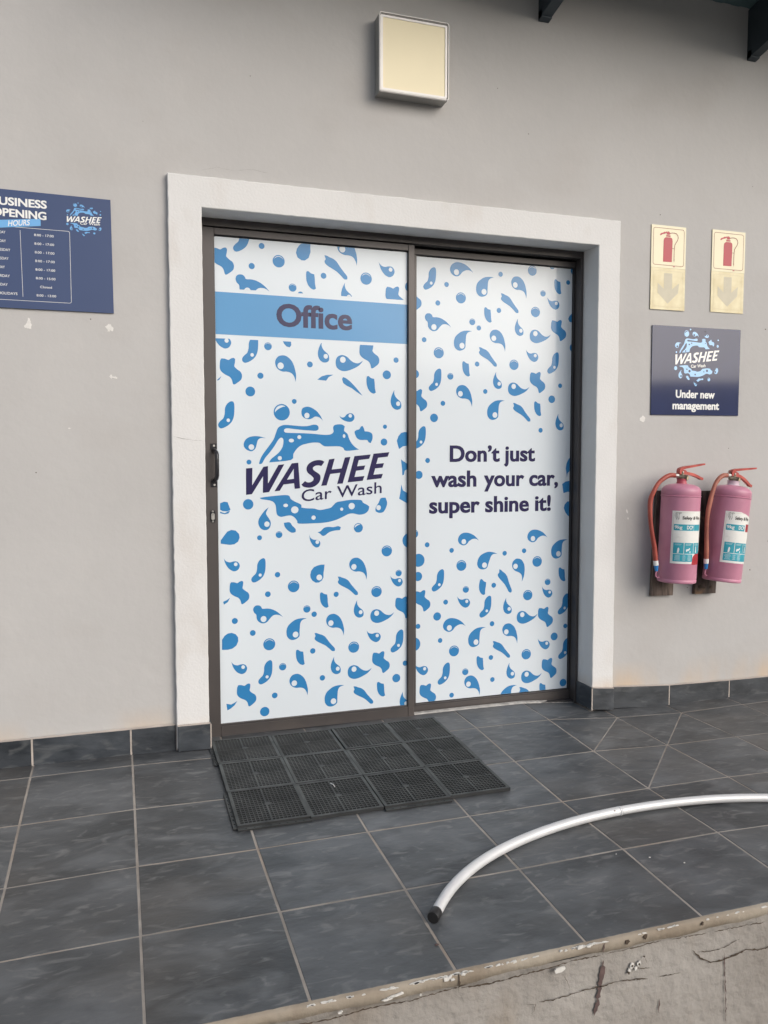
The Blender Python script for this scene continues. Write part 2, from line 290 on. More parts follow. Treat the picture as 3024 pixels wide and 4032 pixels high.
PLACED=[[0,"I",10011,19446,1.1,0,1],[0,"h",10834,20147,1.1,0,1],[0,"A",14967,20263,1.1,0,1],[0,"J",14676,19507,1.1,0,1],[0,"K",13614,18889,1.1,0,1],[0,"D",17102,19574,1.1,0,1],[0,"E",15248,18303,1.1,0,1],[0,"I",17320,18381,1.1,0,1],[0,"G",10980,18281,1.1,0,1],[0,"o",11576,20124,119,0,1],[0,"o",11165,19294,124,0,1],[0,"o",14154,19113,122,0,1],[0,"o",13170,18288,116,0,1],[0,"o",17991,18908,232,0,1],[0,"O",12269,19568,251,0,1],[0,"O",16007,19121,254,0,1],[0,"O",12839,18542,163,0,1],[0,"D",10119,16262,1.1,0,2],[0,"H",11141,15731,1.1,0,2],[0,"A",12311,15331,1.1,0,2],[0,"E",14230,15793,1.1,0,2],[0,"C",14970,15680,1.1,0,2],[0,"I",16151,15928,1.1,0,2],[0,"K",16218,14663,1.1,0,2],[0,"I",10280,15082,1.1,0,2],[0,"E",17446,13885,1.1,0,2],[0,"o",13547,15433,123,0,2],[0,"o",17350,15753,116,0,2],[0,"o",16929,15111,188,0,2],[0,"o",11472,14900,126,0,2],[0,"o",11050,14249,200,0,2],[0,"O",11795,16105,158,0,2],[0,"H",10144,13066,1.1,0,0],[0,"o",17976,7917,327,0,0],[0,"O",12181,8343,141,0,0],[0,"o",11363,8238,102,0,0],[0,"O",16924,7489,240,0,0],[0,"D",10370,7173,1,0,0],[0,"H",11374,6680,1,0,0],[0,"A",15427,6851,1,0,0],[0,"J",15144,6056,1,0,0],[0,"K",14103,5480,1,0,0],[0,"I",10515,6015,1,0,0],[0,"G",11495,4823,1,0,0],[0,"E",15726,4859,1,0,0],[0,"C",16455,4769,1,0,0],[0,"I",17723,4977,1,0,0],[0,"B",12849,4075,1,0,0],[0,"A",14390,4466,1,0,0],[0,"J",14105,3677,1,0,0],[0,"D",16478,3784,1,0,0],[0,"H",17468,3272,1,0,0],[0,"K",13043,3081,1,0,0],[0,"D",10622,2859,1,0,0],[0,"H",11618,2361,1,0,0],[0,"A",12776,1986,1,0,0],[0,"E",14687,2457,1,0,0],[0,"C",15418,2374,1,0,0],[0,"I",16656,2608,1,0,0],[0,"I",10759,1690,1,0,0],[0,"B",14489,1046,1,0,0],[0,"J",15828,1207,1,0,0],[0,"K",16649,1376,1,0,0],[0,"E",17831,632,1,0,0],[0,"D",17515,6157,0.9,0,0],[0,"o",12100,6663,114,0,0],[0,"O",17473,6488,144,0,0],[0,"O",12782,6134,248,0,0],[0,"o",11686,5860,120,0,0],[0,"o",14633,5698,112,0,0],[0,"O",16451,5722,240,0,0],[0,"O",13346,5137,156,0,0],[0,"o",13661,4894,117,0,0],[0,"o",10303,4817,124,0,0],[0,"o",11038,4266,120,0,0],[0,"O",11725,3738,254,0,0],[0,"O",15409,3343,246,0,0],[0,"o",13588,3315,118,0,0],[0,"O",12285,2734,156,0,0],[0,"o",14004,2111,119,0,0],[0,"o",17780,2448,117,0,0],[0,"o",17364,1809,187,0,0],[0,"o",11935,1536,122,0,0],[0,"o",11504,885,200,0,0],[1,"H",19125,19225,1,0,0],[1,"F",20329,19783,1,0,0],[1,"B",21681,19008,1,0,0],[1,"A",23241,19411,1,0,0],[1,"K",25437,19477,1,0,0],[1,"D",25375,18711,1,0,0],[1,"I",18275,18516,1,0,0],[1,"J",22959,18594,1,0,0],[1,"K",21882,17993,1,0,0],[1,"G",19262,17319,1,0,0],[1,"E",23551,17367,1,0,0],[1,"C",24297,17272,1,0,0],[1,"I",25520,17505,1,0,0],[1,"B",20615,16563,1,0,0],[1,"A",22183,16960,1,0,0],[1,"J",21886,16128,1,0,0],[1,"K",20823,15540,1,0,0],[1,"D",24304,16264,1,0,0],[1,"H",25315,15762,1,0,0],[1,"H",19397,14808,1,0,0],[1,"A",20549,14420,1,0,0],[1,"E",22473,14920,1,0,0],[1,"C",23209,14821,1,0,0],[1,"I",24445,15066,1,0,0],[1,"I",18553,14119,1,0,0],[1,"B",22271,13498,1,0,0],[1,"J",23628,13663,1,0,0],[1,"K",24461,13826,1,0,0],[1,"E",25715,13071,1,0,0],[1,"o",19858,19214,109,0,0],[1,"o",22502,19844,112,0,0],[1,"O",24107,20117,227,0,0],[1,"o",25986,19708,105,0,0],[1,"o",26349,20276,237,0,0],[1,"O",24672,19124,141,0,0],[1,"o",19444,18382,115,0,0],[1,"O",20552,18669,242,0,0],[1,"O",24291,18255,234,0,0],[1,"o",22431,18224,113,0,0],[1,"O",21114,17641,147,0,0],[1,"o",21438,17387,112,0,0],[1,"o",18801,16746,110,0,0],[1,"O",19496,16202,242,0,0],[1,"o",21364,15774,112,0,0],[1,"O",23216,15804,235,0,0],[1,"o",26316,16706,202,0,0],[1,"O",20059,15183,147,0,0],[1,"o",21779,14554,108,0,0],[1,"o",25632,14919,106,0,0],[1,"o",25197,14278,176,0,0],[1,"o",18372,15231,190,0,0],[1,"o",19704,13976,111,0,0],[1,"o",19281,13322,188,0,0],[1,"o",25134,20399,145,0,0],[1,"o",24630,12828,111,0,0],[1,"o",18980,11426,112,0,0],[1,"o",18560,10789,183,0,0],[1,"O",18330,8159,206,0,0],[1,"o",18968,7649,114,0,0],[1,"o",20159,7352,110,0,0],[1,"o",22828,7122,112,0,0],[1,"o",23833,7203,113,0,0],[1,"H",18660,12246,1,0,0],[1,"F",20758,7730,0.93,0,0],[1,"F",24290,7762,0.95,0,0],[1,"B",21802,6610,1,16,0],[1,"B",25658,6993,1,0,0],[1,"A",23392,6489,1,20,0],[1,"K",21711,5600,1.05,12,0],[1,"J",22864,5839,1.05,18,0],[1,"H",19564,5813,1,0,0],[1,"K",25866,5999,1,0,0],[1,"D",20924,4976,1,0,0],[1,"E",23085,4498,1,0,0],[1,"H",26034,4368,1,0,0],[1,"I",18732,5146,1,0,0],[1,"H",21935,4474,1,0,0],[1,"C",23772,4184,1,0,0],[1,"I",25010,4020,1,0,0],[1,"F",20063,3802,1,0,0],[1,"B",21399,3048,1,0,0],[1,"A",22947,3421,1,0,0],[1,"J",22693,2623,1,0,0],[1,"D",25089,2727,1,0,0],[1,"H",26093,2201,1,0,0],[1,"K",21621,2045,1,0,0],[1,"D",18862,2008,1,0,0],[1,"H",19870,1504,1,0,0],[1,"A",21029,1107,1,0,0],[1,"E",23285,1407,1,0,0],[1,"C",24035,1315,1,0,0],[1,"I",25242,1542,1,0,0],[1,"I",19021,851,1,0,0],[1,"B",23039,176,1,0,0],[1,"J",24096,325,1,0,0],[1,"K",24909,489,1,0,0],[1,"D",25215,5177,0.92,8,0],[1,"O",20645,6642,247,0,0],[1,"O",24528,6670,251,0,0],[1,"o",18551,6963,295,0,0],[1,"o",18525,6233,207,0,0],[1,"o",22282,5652,117,0,0],[1,"O",25098,5672,153,0,0],[1,"O",20874,5526,153,0,0],[1,"O",24051,5096,245,0,0],[1,"o",19877,4998,115,0,0],[1,"o",19463,4364,189,0,0],[1,"o",18535,3972,115,0,0],[1,"o",22210,3854,118,0,0],[1,"o",26085,3497,111,0,0],[1,"o",19614,3251,110,0,0],[1,"o",18338,3164,314,0,0],[1,"O",20302,2717,250,0,0],[1,"o",25487,3026,189,0,0],[1,"O",24005,2277,248,0,0],[1,"o",22165,2267,114,0,0],[1,"O",20870,1697,156,0,0],[1,"o",22250,1217,114,0,0],[1,"o",26002,738,185,0,0],[1,"o",20192,667,113,0,0]]
CUTOUTS=[[0,[[12992,19964],[13031,20125],[13142,20292],[13252,20380],[13597,20392],[13606,20039],[13521,19794],[13356,19676],[13219,19682],[13056,19775]]],[0,[[12412,16339],[12755,16338],[12765,16195],[12699,16101],[12563,16133],[12466,16235]]],[0,[[13860,14813],[14045,14954],[14271,15026],[14553,15040],[14355,14936],[14241,14781]]],[0,[[14933,14872],[14979,14956],[15121,14905],[15264,14800],[15436,14641],[15637,14426],[15839,14183],[15579,14342],[15349,14501],[15120,14604],[14977,14710]]],[0,[[9724,14689],[9892,14835],[9812,14692],[9734,14648]]],[0,[[17386,12282],[17458,12480],[17578,12622],[17728,12668],[17939,12654],[17940,12087],[17669,12041],[17488,11927],[17428,12113]]],[0,[[17579,11475],[17941,11236],[17941,11094],[17748,10981],[17718,10811],[17639,10777],[17627,11038]]],[0,[[17597,10385],[17670,10128],[17943,9954],[17943,9514],[17701,9644],[17495,9761],[17549,10016]]],[0,[[9770,9697],[9928,9758],[10074,9734],[10186,9423],[10054,9357],[9870,9377],[9766,9432]]],[0,[[9765,9352],[9948,9290],[10170,9397],[10105,9276],[9947,9242],[9764,9294]]],[0,[[9775,8180],[9909,8363],[10043,8530],[10202,8595],[10387,8563],[10518,8425],[10543,8263],[10477,8104],[10327,8001],[10141,7981],[9931,8015],[9773,8047]]],[0,[[13503,6599],[13543,6764],[13657,6909],[13816,6975],[13970,7007],[14129,7006],[14111,6823],[14082,6657],[14081,6461],[14006,6325],[13880,6247],[13738,6243],[13586,6345],[13513,6476]]],[0,[[9836,5646],[9968,5693],[10123,5798],[10031,5624],[9871,5525]]],[0,[[9772,4070],[9880,4226],[10014,4314],[10174,4330],[10333,4259],[10428,4133],[10436,3969],[10354,3783],[10192,3670],[10005,3635],[9766,3647]]],[0,[[9911,1374],[10108,1322],[10243,1380],[10368,1451],[10242,1270],[10079,1149],[9950,1090]]],[1,[[26405,18745],[26285,18578],[26228,18310],[26077,18169],[26012,18033],[26081,17904],[26235,17875],[26419,17905]]],[1,[[26336,11653],[26152,11506],[26032,11289],[25993,11045],[26040,10773],[26061,10609],[26101,10827],[26346,11054]]],[1,[[25812,10313],[25984,10420],[26355,10487],[26366,9815],[26146,9944],[25887,9876],[25847,10095]]],[1,[[26340,9487],[26091,9475],[25957,9330],[25916,9167],[26007,8946],[26133,8807],[26353,8681]]]]
LOGO={"b":[[[[-2475,372],[-2397,614],[-2261,835],[-2059,1100],[-1855,1389],[-1763,1632],[-1672,1854],[-1536,1953],[-1356,1991],[-1040,1972],[-676,1946],[-402,1958],[-172,2015],[-11,1999],[58,1910],[34,1806],[-81,1760],[-311,1771],[-632,1790],[-1041,1830],[-1290,1850],[-1403,1804],[-1412,1724],[-1336,1672],[-1042,1661],[-587,1652],[-128,1630],[242,1597],[474,1599],[638,1646],[709,1746],[686,1881],[733,1995],[898,2042],[1086,2035],[1203,1955],[1170,1819],[1188,1751],[1320,1639],[1391,1435],[1509,1230],[1675,1071],[1832,980],[1246,924],[1129,1046],[940,1114],[612,1112],[332,1111],[193,1178],[77,1258],[-177,1266],[-453,1220],[-682,1151],[-866,1016],[-1027,793],[-1129,538],[-2052,437],[-1952,592],[-1749,747],[-1591,903],[-1476,1103],[-1443,1325],[-1473,1436],[-1563,1457],[-1676,1346],[-1813,1124],[-1994,880],[-2219,614],[-2346,394]],[[-1108,1345,112,79],[-771,1490,84,84],[1169,1551,60,84],[-1602,614,89,89]]],[[[-2459,-1026],[-2191,-986],[-1788,-947],[-1268,-933],[-1156,-1091],[-975,-1207],[-770,-1300],[-701,-1369],[-702,-1459],[-472,-1496],[-149,-1515],[83,-1579],[364,-1539],[575,-1484],[693,-1372],[835,-1260],[1072,-1218],[1452,-1170],[1907,-1186],[2003,-1303],[2172,-1390],[2283,-1471],[2244,-1632],[2099,-1768],[1834,-1818],[1570,-1757],[1355,-1775],[1069,-1907],[737,-2037],[314,-2118],[-199,-2137],[-822,-2134],[-890,-2020],[-989,-1882],[-1139,-1788],[-1344,-1793],[-1571,-1833],[-1728,-1753],[-1771,-1595],[-1792,-1372],[-1880,-1214],[-2059,-1135],[-2370,-1085]],[[-1372,-1357,103,75],[-987,-1549,159,150],[-184,-1896,93,93],[1051,-1562,70,70],[1494,-1437,140,140]]],[[[-672,2467],[-662,2623],[-579,2722],[-396,2761],[-213,2707],[-30,2590],[108,2435],[190,2302],[245,2177],[153,2279],[38,2345],[-101,2351],[-216,2282],[-354,2240],[-514,2269],[-628,2356]],[[-440,2391,112,121]]],[[[960,2413],[1063,2338],[1181,2354],[1276,2455],[1395,2516],[1537,2504],[1627,2392],[1607,2256],[1488,2163],[1322,2161],[1134,2226],[1016,2315]],[[1446,2412,79,79]]],[[[1629,1710],[1701,1802],[1844,1849],[1916,1964],[1988,1987],[2045,1897],[2083,1760],[2276,1739],[2420,1649],[2434,1442],[2347,1258],[2251,1303],[2179,1394],[1891,1392],[1724,1483]],[]],[[[-3094,1139],[-3049,1315],[-2916,1447],[-2696,1510],[-2431,1503],[-2157,1431],[-2366,1442],[-2499,1362],[-2558,1186],[-2613,1010],[-2747,900],[-2900,921],[-3030,1009]],[[-2776,1067,117,117]]],[[[-2084,-1420],[-2175,-1587],[-2198,-1698],[-2088,-1879],[-2009,-2037],[-2025,-2216],[-2116,-2338],[-2272,-2370],[-2428,-2294],[-2515,-2136],[-2513,-1936],[-2400,-1738],[-2241,-1541]],[[-2167,-2122,112,117]]],[[[-1460,-2087],[-1210,-2070],[-1097,-2218],[-961,-2357],[-962,-2492],[-1122,-2510],[-1281,-2415],[-1416,-2254]],[]],[[[-16,-2520],[124,-2478],[265,-2345],[453,-2304],[688,-2324],[878,-2283],[1010,-2333],[972,-2456],[735,-2472],[499,-2534],[310,-2666],[193,-2676],[100,-2591]],[]],[[[2560,-1638],[2585,-1499],[2707,-1316],[2805,-1122],[3025,-1102],[3099,-1322],[3049,-1532],[2926,-1716],[2755,-1759],[2609,-1709]],[[2706,-1530,107,112]]],[[[-375,-2608],[-320,-2747],[-180,-2835],[-10,-2851],[102,-2955],[62,-3120],[-69,-3171],[-210,-3083],[-338,-2857]],[[-28,-2939,79,85]]]],"h":[[-1504,2510,340,1],[-973,2967,101,0],[2998,1968,92,0],[2954,1307,152,0],[-2884,452,100,0],[-2935,-1284,216,0],[1789,-2382,203,1]],"t":[[[[-3009,192],[-2746,213],[-2763,-505],[-2290,256],[-2102,286],[-2105,-432],[-1663,329],[-1415,364],[-2064,-788],[-2323,-820],[-2307,-129],[-2775,-867],[-3018,-894]],None,0],[[[-1840,-760],[-1098,399],[-825,421],[-755,-648],[-984,-672],[-1010,-434],[-1455,-483],[-1615,-740]],[[-1308,-283],[-1018,171],[-1013,-250]],0],[[[-695,-491],[-621,-424],[-542,-348],[-441,-403],[-303,-396],[-187,-324],[-173,-225],[-278,-112],[-425,2],[-474,160],[-413,339],[-228,474],[3,532],[189,518],[296,460],[234,360],[164,279],[48,306],[-100,289],[-198,217],[-184,127],[-69,36],[83,-69],[129,-205],[81,-386],[-73,-542],[-282,-622],[-489,-619],[-627,-573]],None,1],[[[159,-554],[506,563],[750,595],[616,132],[1054,176],[1198,640],[1445,668],[1099,-464],[853,-484],[992,-6],[550,-58],[393,-538]],None,0],[[[1312,-420],[1626,700],[2351,770],[2283,585],[1816,531],[1744,265],[2104,300],[2041,117],[1695,72],[1623,-193],[2069,-150],[1991,-357]],None,0],[[[2165,-326],[2477,802],[3198,873],[3124,678],[2685,631],[2602,364],[2953,400],[2889,205],[2553,170],[2475,-98],[2904,-64],[2830,-258]],None,0]]}
LOGO_AT=[13845,10918]
WHITES=[[13893,6464,125]]
# ------------------------------------------------------------------ ground, and an unseen skyline added to darken the reflections
g = MB(); g.add([(-600,-600,-.86),(600,-600,-.86),(600,60,-.86),(-600,60,-.86)], [(0,1,2,3)], 'ground'); struct(g.build('ground'))
g = MB(); vs = []; fs = []; n = 60
for i in range(n+1):
    x = -420+840*i/n; h = 30+3*math.sin(i*.7)+2*math.sin(i*1.9+1); y = -230-30*math.sin(i*.21)
    vs += [(x, y+40, -1), (x, y+12, h*.6), (x, y, h), (x, y-60, -1)]
for i in range(n): fs += [(i*4+k, i*4+k+4, i*4+k+5, i*4+k+1) for k in range(3)]
g.add(vs, fs, 'skyline'); struct(g.build('unseen_skyline', smooth=True))

# ------------------------------------------------------------------ tiled floor of the raised platform
T, X0, Y0, PY = .35, .6135, -.1244, .35125
ZG = [[.0117,.0107,.0109,.0121,.0045,.0013,.0037,.0058,.005,-.0212,-.0337,-.0287,-.0261,-.0264],
[-.0037,-.0076,-.0112,-.0079,-.0138,-.015,-.013,-.0133,-.0139,-.0284,-.0317,-.0357,-.0371,-.0384],
[-.0186,-.0261,-.0362,-.0303,-.0332,-.0313,-.0296,-.0285,-.0268,-.0292,-.0391,-.0447,-.0475,-.05],
[-.0314,-.0369,-.0392,-.0363,-.0371,-.0367,-.0363,-.031,-.0308,-.0412,-.0486,-.0543,-.0583,-.0616],
[-.043,-.0465,-.0484,-.0495,-.0505,-.0506,-.05,-.0484,-.0491,-.0545,-.0607,-.0658,-.07,-.0736]]
def zf(x, y):
    c = min(max((x-X0)/T+3, 0), 12.999); r = (Y0-y)/PY
    i = int(c); u = c-i
    if r < 0:
        e = ZG[0][i]*(1-u)+ZG[0][i+1]*u; return e + min(-r*PY, .3)*.012
    r = min(r, 3.999); j = int(r); v = r-j
    a_, b_, c_, d_ = ZG[j][i], ZG[j][i+1], ZG[j+1][i], ZG[j+1][i+1]
    return a_+u*(b_-a_)+v*(c_-a_) if u+v <= 1 else d_+(1-u)*(c_-d_)+(1-v)*(b_-d_)
EDGE = -1.530
fl = MB(); x_a, x_b = -.437-.35, 5.16; nx = 56
gxs = [x_a]+[X0+c*T for c in range(-3, 13)]; gys = [EDGE+.004, Y0-3*PY, Y0-2*PY, Y0-PY, Y0, .32]; w_ = len(gxs)
BED = .0014
fl.add([(x, y, zf(x, y)-BED) for y in gys for x in gxs], [t for j in range(5) for i in range(w_-1) for t in ((j*w_+i, j*w_+i+1, (j+1)*w_+i+1), (j*w_+i, (j+1)*w_+i+1, (j+1)*w_+i))], 'grout')
floor = struct(fl.build('floor'))
def tile_piece(poly):
    """a tile: chamfered slab over a convex polygon, 5 mm joints, following the fall of the floor"""
    n = len(poly); cx = sum(p[0] for p in poly)/n; cy = sum(p[1] for p in poly)/n
    def inset(d):
        out = []
        for i in range(n):
            a, q, c = Vector(poly[i-1]), Vector(poly[i]), Vector(poly[(i+1)%n]); e1 = (q-a).normalized(); e2 = (c-q).normalized()
            n1 = Vector((-e1.y, e1.x)); n2 = Vector((-e2.y, e2.x))
            d1 = d*(.75 if min(abs(e1.x), abs(e1.y)) > .2 else 1); d2 = d*(.75 if min(abs(e2.x), abs(e2.y)) > .2 else 1)
            r1, r2 = q.dot(n1)+d1, q.dot(n2)+d2; D = n1.x*n2.y-n1.y*n2.x
            out.append(((r1*n2.y-r2*n1.y)/D, (n1.x*r2-n2.x*r1)/D) if abs(D) > 1e-4 else tuple(q+n1*d1))
        return out
    j = random.uniform(-.0006, .0006); dz = random.uniform(-.0004, .0004); w = .0036+random.uniform(-.0004,.0007)
    o1 = inset(w); o2 = inset(w+.0012)
    m = MB(); h = lambda p: zf(p[0]+0, p[1])
    vs = [(p[0]-cx, p[1]-cy, h(p)-.008) for p in o1]+[(p[0]-cx, p[1]-cy, h(p)-.0007+dz) for p in o1]+[(p[0]-cx, p[1]-cy, h(p)+dz) for p in o2]
    fs = []
    for i in range(n):
        k = (i+1)%n; fs += [(i,k,k+n,i+n),(i+n,k+n,k+2*n,i+2*n)]
    if n == 4: fs += [(2*n, 2*n+1, 2*n+2), (2*n, 2*n+2, 2*n+3)]
    else: fs.append(tuple(range(2*n, 3*n)))
    m.add(vs, fs, 'slate'); return m.build('tile', floor, loc=(cx, cy, 0))
gx = lambda c: X0+c*T
gy = lambda r: Y0-r*PY if r < 4 else EDGE
gy = lambda r: EDGE if r == 4 else Y0-r*PY
for c in range(-3, 12):
    a, b = gx(c), gx(c+1)
    for r in range(0, 4):
        t, q = gy(r), gy(r+1)
        if (c, r) in ((5,0),(6,0),(5,1)):
            tile_piece([(a,t),(a,q),(b,t)]); tile_piece([(b,t),(a,q),(b,q)])
        else: tile_piece([(a,q),(b,q),(b,t),(a,t)])
    door = b > .90 and a < 2.66
    top = .135 if door else .01
    if c == 5:
        tile_piece([(a,gy(0)),(2.634,-.034),(2.634,.135),(a,.135)]); tile_piece([(a,gy(0)),(b,gy(0)),(b,-.0),(2.66,-.02)])
    else: tile_piece([(a,gy(0)),(b,gy(0)),(b,top),(a,top)])
# plastered front of the platform
pf = MB(); nx, nz = 150, 16; rnd = random.Random(3)
vs = []
for j in range(nz+1):
    for i in range(nx+1):
        x = x_a+(x_b-x_a)*i/nx; z = zf(x, EDGE)-.036-.80*(j/nz)**1.3
        y = EDGE+.005+.0012*math.sin(x*7+j)+.0008*math.sin(x*23+j*1.7)+rnd.uniform(-.0006,.0006)
        vs.append((x, y, z))
pf.add(vs, [(j*(nx+1)+i, (j+1)*(nx+1)+i, (j+1)*(nx+1)+i+1, j*(nx+1)+i+1) for j in range(nz) for i in range(nx)], 'rough')
o = pf.build('plaster_face', floor, smooth=True)
# mortar band right under the tiles, its lower edge wavy
mb = MB(); vs = []; nn = 420
for i in range(nn+1):
    x = x_a+(x_b-x_a)*i/nn; z = zf(x, EDGE); w = .003*math.sin(x*9)+.002*math.sin(x*31+1)+rnd.uniform(-.0012,.0012)
    e = rnd.uniform(-.0008,.0004); pr = .0008*math.sin(x*17)+rnd.uniform(-.0003,.0003)
    vs += [(x, EDGE+.02, z-.0012), (x, EDGE-.003+pr, z-.0012+e), (x, EDGE-.009+pr, z-.006+e), (x, EDGE-.006+pr, z-.031+w), (x, EDGE+.006, z-.037+w)]
mb.add(vs, [(i*5+k, i*5+k+1, i*5+k+6, i*5+k+5) for i in range(nn) for k in range(4)], 'mortar'); mb.build('mortar_band', floor, smooth=True)
def crack(path, w, y, m='crackdark', jit=.0016, step=.006, taper=True):
    pts = []
    for i in range(len(path)-1):
        a, b = path[i], path[i+1]; L = math.dist(a, b); k = max(1, int(L/step))
        pts += [(a[0]+(b[0]-a[0])*t/k+rnd.uniform(-jit,jit), a[1]+(b[1]-a[1])*t/k+rnd.uniform(-jit,jit)) for t in range(k)]
    pts.append(path[-1]); c = MB(); vs = []
    for i, p in enumerate(pts):
        q = pts[min(i+1,len(pts)-1)]; o_ = pts[max(i-1,0)]; d = Vector((q[0]-o_[0], q[1]-o_[1])).normalized()
        ww = w*.85*(rnd.uniform(.25,1.35))*(min(1, (i+.3)/3, (len(pts)-i-.7)/3) if taper else 1)/2
        vs += [(p[0]-d.y*ww, y(p[0]) if callable(y) else y, p[1]+d.x*ww), (p[0]+d.y*ww, y(p[0]) if callable(y) else y, p[1]-d.x*ww)]
    c.add(vs, [(2*i, 2*i+2, 2*i+3, 2*i+1) for i in range(len(pts)-1)], m); return c
s_ = 1924/1659
CR = [  # (points on the face in metres, width, material)
 ([(.80,-.092),(.90,-.089),(1.0,-.094),(1.1,-.088),(1.2,-.092),(1.3,-.086),(1.34,-.084)], .004,'crackdark'),
 ([(1.315,-.052),(1.318,-.070),(1.316,-.096)], .006,'crackdark'),
 ([(1.32,-.088),(1.40,-.0935),(1.50,-.090),(1.58,-.086),(1.61,-.083)], .0045,'crackdark'),
 ([(1.61,-.083),(1.66,-.084),(1.70,-.086)], .004,'crackdark'),
 ([(1.72,-.0845),(1.80,-.0838),(1.88,-.0805)], .003,'crackdark'),
 ([(1.91,-.083),(1.98,-.087),(2.02,-.0885)], .003,'crackdark'),
 ([(2.04,-.089),(2.12,-.0905),(2.21,-.0935)], .0032,'crackdark'),
 ([(1.533,-.177),(1.58,-.181),(1.64,-.176),(1.72,-.1745),(1.76,-.172),(1.80,-.176),(1.85,-.184)], .0035,'crackdark'),
 ([(1.50,-.176),(1.515,-.181),(1.527,-.181),(1.522,-.197),(1.512,-.204)], .002,'crackdark'),
 ([(1.60,-.120),(1.61,-.135),(1.62,-.163)], .0016,'crackdark'),
 ([(1.712,-.055),(1.704,-.085)], .009,'crackrust'),
 ([(1.716,-.108),(1.712,-.140),(1.706,-.180),(1.70,-.220),(1.692,-.248)], .015,'crackrust'),
 ([(1.985,-.135),(2.01,-.160),(2.045,-.180),(2.08,-.182),(2.12,-.176),(2.16,-.168),(2.20,-.176),(2.25,-.176),(2.32,-.18)], .006,'crackdark'),
 ([(2.00,-.142),(2.05,-.150),(2.10,-.145),(2.14,-.132)], .002,'crackdark'),
 ([(2.088,-.160),(2.09,-.20),(2.094,-.25),(2.098,-.30),(2.10,-.37)], .0035,'crackrust'),
 ([(2.07,-.205),(2.071,-.222)], .002,'crackdark'),
 ([(1.885,-.245),(1.886,-.262),(1.884,-.284)], .007,'crackrust'),
 ([(1.88,-.186),(1.91,-.187),(1.95,-.188)], .003,'crackdark'),
 ([(1.80,-.148),(1.83,-.152),(1.86,-.156)], .003,'crackdark'),
 ([(1.84,-.128),(1.845,-.140)], .003,'crackdark')]
for k, (p, w, m) in enumerate(CR):
    c = crack(p, w, EDGE-.0105 if max(q[1] for q in p) > -.10 and k < 11 else EDGE+.0012, m); c.build('crack', floor)
# loose lump, broken paint flakes along the edge
def flake(cx, cz, a, b, y, m, n=9, th=.001, rot=0, rg=.35, parent=None, name='flake'):
    pts = []
    for k in range(n):
        q = 2*math.pi*k/n; r = 1+rnd.uniform(-rg, rg); u, v = a*r*math.cos(q), b*r*math.sin(q)
        pts.append((cx+u*math.cos(rot)-v*math.sin(rot), cz+u*math.sin(rot)+v*math.cos(rot)))
    f = MB(); f.poly([pts], lambda x, z: (x, y-th, z), m); kk = len(pts)
    f.add([(p[0], y-th, p[1]) for p in pts]+[(p[0], y+.002, p[1]) for p in pts], [(i, (i+1)%kk, (i+1)%kk+kk, i+kk) for i in range(kk)], m); return f
f = flake(1.585,-.098,.018,.006,EDGE-.010,'chip',rot=.1); f.build('loose_lump', floor)
fk = MB()
def merge(a, b):
    for mi, m in enumerate(b.mats):
        idx = [i for i, q in enumerate(b.m) if q == mi]; k = len(a.v); 
        a.v += b.v; ii = a.mi(m)
        for i in idx: a.f.append([q+k for q in b.f[i]]); a.m.append(ii)
for i in range(85):
    x = rnd.choice([rnd.uniform(.9,1.35), rnd.uniform(1.2,1.34), rnd.uniform(1.3,1.7), rnd.uniform(1.6,1.72), rnd.uniform(1.75,2.3)])
    z = zf(x, EDGE)-.0035+rnd.uniform(-.002,.001)
    merge(fk, flake(x, z, rnd.uniform(.002,.010), rnd.uniform(.0008,.0024), EDGE-.008, 'chip', n=7, rot=rnd.uniform(-.2,.2)))
for (x, z, a, b) in ((1.165,-.072,.020,.0035),(1.14,-.077,.010,.003),(1.29,-.058,.012,.0045),(1.30,-.064,.007,.003),(1.33,-.056,.006,.003),(1.64,-.053,.010,.004),(1.665,-.055,.009,.004),(1.03,-.083,.005,.0025),(1.22,-.084,.003,.002)):
    merge(fk, flake(x, z, a, b, EDGE-.0105, 'chip', n=11, rot=.12, rg=.5))
stuff(fk.build('paint_chips', floor))
hk = MB()
for (x, z, r) in ((1.800,-.139,.0065),(1.822,-.138,.006),(1.812,-.149,.004),(1.792,-.150,.004)): merge(hk, flake(x, z, r, r*1.2, EDGE+.0015, 'chip', n=9))
for (x, z, r) in ((1.801,-.1395,.003),(1.822,-.139,.0026),(1.790,-.156,.003),(1.836,-.122,.002),(1.777,-.065,.006),(1.83,-.0620,.006),(2.005,-.0598,.004)): merge(hk, flake(x, z, r, r, EDGE-.0105 if z > -.1 else EDGE+.0003, 'crackdark', n=8))
hk.build('plugged_hole', floor)
# small debris on the tiles
for (x, y, a, m) in ((1.305,-1.43,.006,'crackrust'),(2.06,-1.245,.0035,'chip'),(2.14,-1.30,.003,'chip'),(1.975,-1.20,.002,'chip')):
    d = MB(); z = zf(x, y)+.001; d.lathe([(a,0),(a*.8,.0015),(0.0001,.002)], m, 7, T=lambda p,q,w: (p+x, q*.6+y, w+z)); d.build('debris', floor)

